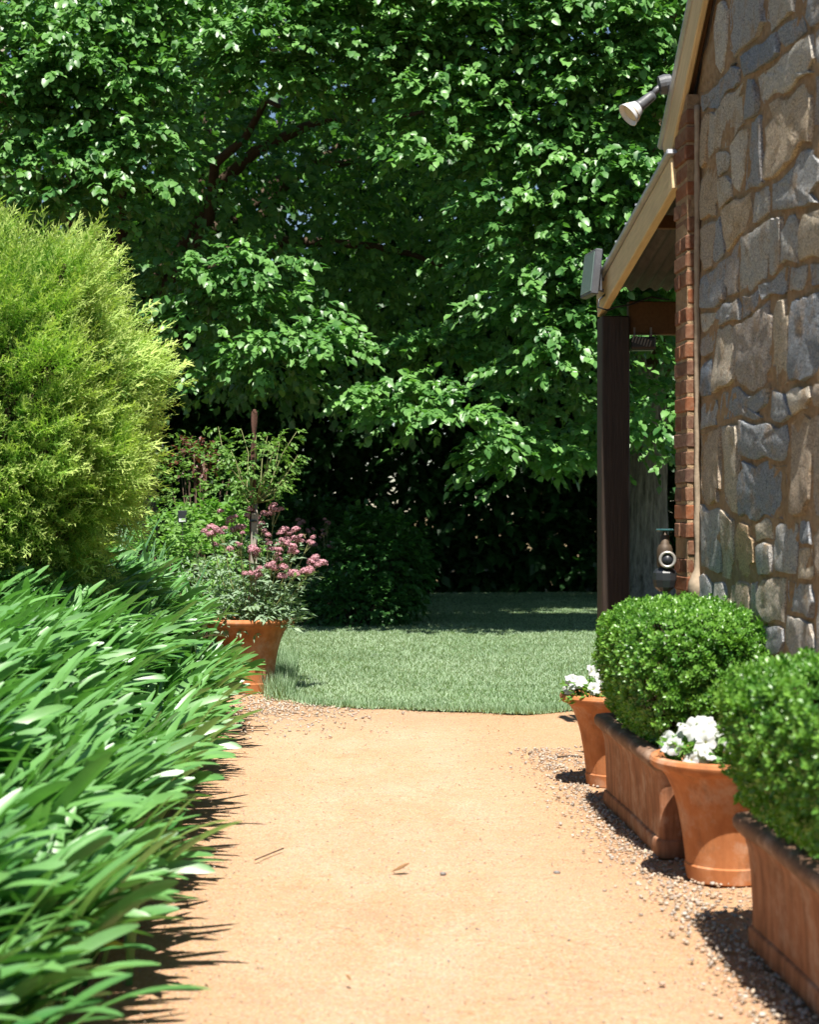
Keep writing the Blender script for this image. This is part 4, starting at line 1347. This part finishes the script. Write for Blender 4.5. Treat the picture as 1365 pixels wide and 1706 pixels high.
def floret_head(seed):
    rr = np.random.default_rng(seed)
    n = 85
    d = unit(rr.standard_normal((n, 3))); d[:, 2] = np.abs(d[:, 2]) * 1.0 - 0.2
    c = d * np.array([0.036, 0.036, 0.030]) * (0.55 + 0.5 * rr.random((n, 1)))
    parts = []
    for k in range(5):
        a = k / 5 * 2 * np.pi
        e1 = unit(np.cross(d, [0.1, 0.3, 1.0])); e2 = np.cross(d, e1)
        D = math.cos(a) * e1 + math.sin(a) * e2 + 0.3 * d
        parts.append(scatter(LEAF_SMALL[0], LEAF_SMALL[1], frames(D, d), c, np.full(n, 0.0085), rr.random(n)))
    V, Fc, tt = join(parts)
    return mesh_np('flower_head', V, Fc, M['pink'], tt)
HEADS = [floret_head(s) for s in (1, 2, 3)]
def valerian(base, heads, label, nleaf, spread, hgt, seed, group='pink valerian plants'):
    rr = np.random.default_rng(seed)
    t = thing('valerian_plant', label, 'flowers', tuple(base), group=group)
    mb = MB(); Ps = []; Ds = []
    for (hx, hy, hz, sc) in heads:
        e = np.array([hx, hy, hz]); b = np.array([hx * 0.25, hy * 0.3, 0.0])
        m_ = b * 0.55 + e * 0.45 + np.array([hx * 0.12, 0, 0.04])
        mb.tube([b, m_, e], [0.006, 0.005, 0.003], 6, cap=False)
        k = rr.integers(3, 6)
        for q in range(k):
            j = 0.048 * rr.standard_normal(3) * [1, 1, 0.8]
            add('flower_head', HEADS[rr.integers(3)], t, tuple(e + (j if q else 0 * j)), (rr.normal() * 0.3, rr.normal() * 0.3, rr.random() * 6), (sc * (0.62 + 0.35 * rr.random()),) * 3)
            mb.tube([m_ * 0.3 + e * 0.7, e + j - np.array([0, 0, 0.01])], [0.003, 0.002], 5, cap=False)
        for f in np.linspace(0.15, 0.85, 6):
            Ps.append(b * (1 - f) + e * f); a = rr.random() * 6.28; Ds.append((math.cos(a), math.sin(a), 0.5))
    mb.obj('stems', M['stem'], t)
    for k in range(nleaf):
        a = rr.random() * 6.28; r = spread * math.sqrt(rr.random())
        Ps.append((r * math.cos(a), r * math.sin(a) * 0.8, -0.03 + hgt * rr.random() * (1.1 - 0.7 * r / spread))); Ds.append((math.cos(a), math.sin(a), 0.9 * rr.random()))
    V, Fc, tt = sprays(np.array(Ps, float), np.array(Ds, float), 0.14, 7, 0.078, leaf_template(0.36, 0.3, 0.25, (0, 0.4, 1.0), (0, 1.0, 0)), 0.2, 0.15)
    add('foliage', mesh_np('foliage', V, Fc, M['grey_leaf'], tt), t)
vb = np.array([BP[0] + 0.02, BP[1], topz])
hp = [(370, 888, 0), (350, 890, .1), (385, 862, .1), (420, 862, 0), (458, 850, 0), (437, 872, .1), (448, 905, -.1), (470, 900, -.1), (480, 888, 0), (500, 895, 0), (515, 902, .1), (460, 915, -.2),
      (526, 938, 0), (515, 950, -.1), (490, 955, -.2), (425, 922, -.25), (400, 908, -.2), (418, 955, -.3), (455, 945, -.3), (487, 918, -.1), (402, 880, .15), (440, 885, .1)]
heads = []
for px, py, dy in hp:
    w = P(px, py, BP[1] + dy) - vb
    heads.append((w[0], w[1], w[2], 1.05 + 0.4 * rng.random()))
valerian(vb, heads, 'grey-leaved valerian with pink flower heads spilling from the large pot', 170, 0.34, 0.42, 3)
vb2 = np.array([P(545, 1000, 22.4)[0], 22.4, 0.02])
heads = []
for px, py in ((500, 870), (520, 905), (540, 890), (555, 912), (530, 935), (560, 940), (575, 918), (515, 885), (545, 870), (572, 955)):
    w = P(px, py, 22.4 + 0.2 * rng.normal()) - vb2
    heads.append((w[0], w[1], w[2], 1.2))
valerian(vb2, heads, 'valerian with dull pink heads in the shade behind the large pot', 90, 0.5, 0.75, 5)

# ------------------------------------------------------------------ shrubs and perennials
def shrub(name, label, cat, c, R, n, leaf, size, mat, nl=7, L=0.2, stems=8, group=None, tmpl=None, mat2=None, shell=0.55):
    c = np.array(c, float); R = np.array(R, float)
    z0 = float(bed_z(c[0], c[1]))
    o0 = np.array([c[0], c[1], z0])
    t = thing(name, label, cat, tuple(o0), group=group)
    mb = MB()
    for k in range(stems):
        a = k * 2.4
        e = c - o0 + R * np.array([0.6 * math.cos(a), 0.6 * math.sin(a), 0.4 * rng.random()])
        b = np.array([0.05 * math.cos(a), 0.05 * math.sin(a), -0.05])
        mb.tube([b, b * 0.5 + e * 0.5 + [0, 0, 0.1], e], [0.012, 0.009, 0.004], 6)
    mb.obj('stems', M['twig'], t, smooth=True)
    d = sphere_dirs(n)
    lump = np.array([mnoise.noise(Vector(tuple(q * 3 + c))) for q in d])
    p = c + d * R * ((shell + (1 - shell) * rng.random(n)) * (1 + 0.2 * lump))[:, None] - o0
    k = p[:, 2] > 0.02
    p, d = p[k], d[k]
    V, Fc, tt = sprays(p, d + np.array([0, 0, 0.2]), L, nl, size, tmpl or LEAF_SMALL, 0.3, 0.35)
    add('foliage', mesh_np('foliage', V, Fc, mat, tt), t)
    return t
x0 = lambda px, Y: (px - 682.5) / F * Y
shrub('leafy_shrub', 'rounded dark green broad-leaved shrub at the far edge of the lawn', 'shrub', (x0(628, 21.4), 21.5, 0.70), (0.62, 0.5, 0.68), 700, None, 0.10, M['shrub_leaf'], 7, 0.2, tmpl=LEAF_LIME)
shrub('leafy_shrub', 'low dark ground-hugging shrub in front of the rounded shrub by the lawn', 'shrub', (x0(590, 20.9), 21.0, 0.22), (0.75, 0.4, 0.34), 480, None, 0.085, M['shrub_leaf'], 7, 0.18, tmpl=LEAF_SMALL)
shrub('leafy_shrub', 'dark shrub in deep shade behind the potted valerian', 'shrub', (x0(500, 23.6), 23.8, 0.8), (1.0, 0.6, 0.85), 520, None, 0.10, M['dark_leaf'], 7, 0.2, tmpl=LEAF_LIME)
shrub('perennial_clump', 'bright yellow-green leafy perennial between the conifer and the wooden stake', 'plant', (x0(345, 15.5), 15.6, 0.95), (0.40, 0.4, 0.60), 360, None, 0.085, M['fresh_leaf'], 6, 0.14, tmpl=LEAF_LIME)
shrub('perennial_clump', 'pale green bushy perennial rising behind the sword leaves', 'plant', (x0(285, 14.6), 14.8, 0.95), (0.50, 0.4, 0.45), 420, None, 0.06, M['fresh_leaf'], 6, 0.14)
shrub('perennial_clump', 'grey-green low foliage between the strap-leaf border and the large pot', 'plant', (x0(345, 13.9), 13.9, 0.62), (0.36, 0.3, 0.36), 320, None, 0.07, M['grey_leaf'], 6, 0.13, tmpl=LEAF_LANCE)
shrub('rose_bush', 'loose rose bush with reddish young leaves beside the conifer', 'rose', (x0(330, 16.8), 17.0, 1.55), (0.48, 0.4, 0.62), 240, None, 0.065, M['rose_leaf'], 6, 0.16)
shrub('red_leaf_shrub', 'small shrub with dark red leaves peeping out beside the conifer edge', 'shrub', (x0(322, 17.4), 17.6, 1.98), (0.20, 0.2, 0.16), 60, None, 0.06, M['red_leaf'], 6, 0.12)
shrub('leafy_shrub', 'dark leafy shrub in shade behind the conifer', 'shrub', (-4.2, 15.5, 1.2), (1.2, 0.9, 1.2), 600, None, 0.10, M['dark_leaf'], 7, 0.2, tmpl=LEAF_LIME)

# sword-leaved irises
def sword_mesh(L, w, bend, mat, seed):
    rr = np.random.default_rng(seed); n = 7
    V = []; Fc = []; ti = []
    for i in range(n):
        f = i / (n - 1)
        y = bend * f * f * L; z = L * f * (1 - 0.12 * bend * f)
        hw = w / 2 * (1 - f ** 2.5) + 0.0005
        V += [(-hw, y, z), (0, y - 0.12 * hw, z), (hw, y, z)]
        ti += [(0.5, f, 0, 1)] * 3
    for i in range(n - 1):
        a = i * 3
        Fc += [(a, a + 1, a + 4, a + 3), (a + 1, a + 2, a + 5, a + 4)]
    return np.array(V), np.array(Fc), np.array(ti)
def iris(px, Y, n, label):
    x = x0(px, Y); z = float(bed_z(x, Y))
    t = thing('iris_plant', label, 'plant', (x, Y, z - 0.02), group='sword-leaved plants')
    parts = []
    for k in range(n):
        V, Fc, ti = sword_mesh(0.62 + 0.30 * rng.random(), 0.035 + 0.018 * rng.random(), 0.15 + 0.45 * rng.random(), None, k)
        a = rng.random() * 6.28
        Rm = np.array(Matrix.Rotation(a, 3, 'Z'))
        V = V @ Rm.T + np.array([0.10 * rng.normal(), 0.08 * rng.normal(), 0])
        ti[:, 0] = rng.random()
        parts.append((V, Fc, ti))
    V, Fc, ti = join(parts)
    add('foliage', mesh_np('foliage', V, Fc, M['iris_leaf'], ti, smooth=True), t)
iris(205, 12.4, 26, 'upright sword-leaved plant under the low conifer branches')
iris(262, 12.7, 30, 'upright pale sword-leaved plant next to the black plant label')
iris(318, 13.0, 26, 'upright sword-leaved plant nearest the large pot')
iris(180, 13.1, 24, 'upright sword-leaved plant half hidden at the conifer trunk')

lb = P(304, 905, 13.6); lbz = float(bed_z(lb[0], lb[1]))
pl = thing('plant_label', 'small black plant label on a stick among the perennials', 'label', (lb[0] * 14.7 / 13.6, 14.7, lbz))
MB().tube([(0, 0, -0.05), (0, 0, 1.36 - lbz)], 0.006, 6).obj('stick', M['black_plastic'], pl)
MB().box((0, -0.008, 1.36 - lbz), (0.038, 0.004, 0.052), bev=0.003).obj('frame', M['black_plastic'], pl, rot=(0.0, 0, 0))
MB().box((0, -0.0155, 1.330 - lbz), (0.028, 0.003, 0.014)).obj('card', M['label_white'], pl)

# ------------------------------------------------------------------ agapanthus border
def strap(L, w, lean0, lean1, seed):
    """arching strap leaf in the local x-z plane (leans towards +x)"""
    rr = np.random.default_rng(seed); n = 13
    V = []; Fc = []; ti = []
    x = z = fp = 0.0; tr = rr.random()
    tw0 = rr.normal() * 0.5
    for i in range(n):
        f = 1 - (1 - i / (n - 1)) ** 1.35
        a = lean0 + (lean1 - lean0) * f ** 1.4
        if i:
            x += math.sin(a) * L * (f - fp); z += math.cos(a) * L * (f - fp)
        fp = f
        p_ = min(1.0, 0.62 + 0.9 * f) if f < 0.75 else math.sqrt(max(0.0, 1 - ((f - 0.75) / 0.253) ** 2.2))
        hw = w / 2 * max(p_, 0.06)
        th = tw0 * f
        nx, nz_ = -math.cos(a), math.sin(a)
        ch = 0.22 * hw
        cx_, cy_, cz_ = x, 0.0, z
        for s_ in (-1, 0, 1):
            oy = s_ * hw * math.cos(th); on = (ch if s_ else 0) + s_ * hw * math.sin(th)
            V.append((cx_ + nx * on, cy_ + oy, cz_ + nz_ * on)); ti.append((tr, f, 0, 1))
    for i in range(n - 1):
        a = i * 3
        Fc += [(a, a + 1, a + 4, a + 3), (a + 1, a + 2, a + 5, a + 4)]
    return np.array(V), np.array(Fc), np.array(ti)
def strap_rand(seed, amin=0.15):
    rr = np.random.default_rng(seed)
    return strap(0.44 + 0.24 * rr.random(), 0.031 + 0.013 * rr.random(), amin + 0.35 * rr.random(), 0.85 + 0.95 * rr.random(), seed)
def clump_mesh(seed, n):
    rr = np.random.default_rng(seed); parts = []
    for k in range(n):
        V, Fc, ti = strap_rand(seed * 100 + k, 0.05)
        a = rr.normal() * 0.95 + (math.pi if rr.random() < 0.12 else 0)
        V = V @ np.array(Matrix.Rotation(a, 3, 'Z')).T + np.array([0.07 * rr.normal(), 0.08 * rr.normal(), -0.02])
        parts.append((V, Fc, ti))
    V, Fc, ti = join(parts)
    return mesh_np('foliage', V, Fc, M['agapanthus'], ti, smooth=True)
CL = [clump_mesh(s, 74) for s in range(21, 28)]
def single(seed):
    V, Fc, ti = strap_rand(seed, 0.1)
    return mesh_np('leaf', V, Fc, M['agapanthus'], ti, smooth=True)
SL = [single(s) for s in range(900, 914)]
nleafobj = 0
YEL = {5, 31, 66, 98, 140, 171, 222, 260}
SLY = SL[3].copy(); SLY.materials.clear(); SLY.materials.append(M['yellow_strap'])
plants = []
for r in range(7):
    for k in range(32):
        Y = 3.25 + k * 0.325 + 0.06 * rng.normal() + (0.16 if r % 2 else 0)
        X = float(edge_left(Y)) - 0.02 - r * 0.29 + 0.05 * rng.normal()
        if Y > 12.55 or (r == 0 and Y < 3.7): continue
        if X < -0.245 * Y - 0.45: continue
        if r == 0 and Y > 12.0: continue
        plants.append((X, Y, r))
for i, (X, Y, r) in enumerate(plants):
    if r == 0:
        lab = 'strappy green agapanthus clump at the very edge of the border, arching over the path'
        grp = 'agapanthus clumps along the path edge'
    else:
        lab = 'strappy green agapanthus clump inside the dense border beside the path'
        grp = 'agapanthus clumps inside the border'
    t = thing('agapanthus_plant', lab, 'plant', (X, Y, float(bed_z(X, Y)) + 0.0), (0, 0, (0.30 if r else 0.1) + 0.3 * rng.normal()), grp)
    s = 0.92 + 0.22 * rng.random()
    add('foliage', CL[i % 7], t, scale=(s, s, s))
    nl_ = 3 if r <= 1 else 2
    for q in range(nl_):
        if nleafobj >= 300: break
        add('leaf', SL[rng.integers(14)], t, (0.05 * rng.normal(), 0.07 * rng.normal(), 0.0), (0, 0, 0.75 * rng.normal()), (1.08,) * 3)
        nleafobj += 1
        if nleafobj in YEL:
            COL.objects[-1].data = SLY

# ------------------------------------------------------------------ small litter on the path
def dead_leaf(px, py, s, a, label):
    g = G(px, py)
    V, Fc = leaf_template(0.45, 0.5, -0.35, (0, 0.2, 0.5, 0.8, 1.0), (0, 0.6, 1, 0.7, 0))
    V = np.concatenate([V, V - [0, 0, 0.006]]); Fc2 = np.concatenate([Fc, Fc[:, ::-1] + len(V) // 2])
    o = add('fallen_leaf', mesh_np('fallen_leaf', V * s, Fc2, M['dead_leaf']), None, (g[0], g[1], 0.012), (0.1, 0.1, a))
    tag(o, label, 'leaf')
dead_leaf(652, 1457, 0.075, -1.5, 'curled brown dead leaf lying in the middle of the path')
dead_leaf(585, 1640, 0.03, 0.6, 'tiny dark brown dead leaf on the path towards the bottom edge')
def twig(pts, r, label):
    g = [G(*p, 0.008) for p in pts]
    o = MB().tube(np.array(g) - g[0], r, 6).obj('twig', M['twig'], None, smooth=True, loc=g[0])
    tag(o, label, 'twig')
twig([(425, 1432), (452, 1421), (472, 1413)], 0.003, 'thin dry twig lying on the path beside the border')
twig([(930, 1261), (950, 1259), (970, 1261)], 0.007, 'short dark stick on the path beside the farther pot')
for (px, py, s, lab) in ((738, 1457, 0.013, 'dark grey pebble lying beside the dead leaf on the path'), (928, 1455, 0.015, 'dark pebble on the path just left of the pot shadow'), (1240, 1000, 0, '')):
    if s:
        g = G(px, py)
        V = IV * (1 + 0.15 * rng.standard_normal((12, 1))) * [s, s * 0.8, s * 0.6]
        o = add('pebble', mesh_np('pebble', V, IF, M['old_iron'], smooth=True), None, (g[0], g[1], 0.005))
        tag(o, lab, 'pebble')

def litter():
    n = 420
    y = 4.2 + 8.6 * rng.random(n)
    left = rng.random(n) < 0.6
    x = np.where(left, edge_left(y) + 0.05 + 0.25 * np.abs(rng.normal(0, 1, n)), edge_right(y) - 0.18 * np.abs(rng.normal(0, 1, n)))
    V0, F0 = leaf_template(0.5, 0.6, -0.3, (0, 0.5, 1.0), (0, 1.0, 0))
    a = rng.random(n) * 6.28
    D = np.stack([np.cos(a), np.sin(a), 0.15 * rng.standard_normal(n)], 1)
    U = np.array([0, 0, 1.0]) + 0.4 * rng.standard_normal((n, 3))
    V, Fc, tt = scatter(V0, F0, frames(D, U), np.stack([x, y, np.full(n, 0.014)], 1), 0.008 + 0.016 * rng.random(n) ** 2, rng.random(n))
    tag(add('leaf_litter', mesh_np('leaf_litter', V, Fc, M['dead_leaf'], tt)), 'small dry leaf scraps scattered along the edges of the path', 'leaf litter', kind='stuff')
litter()
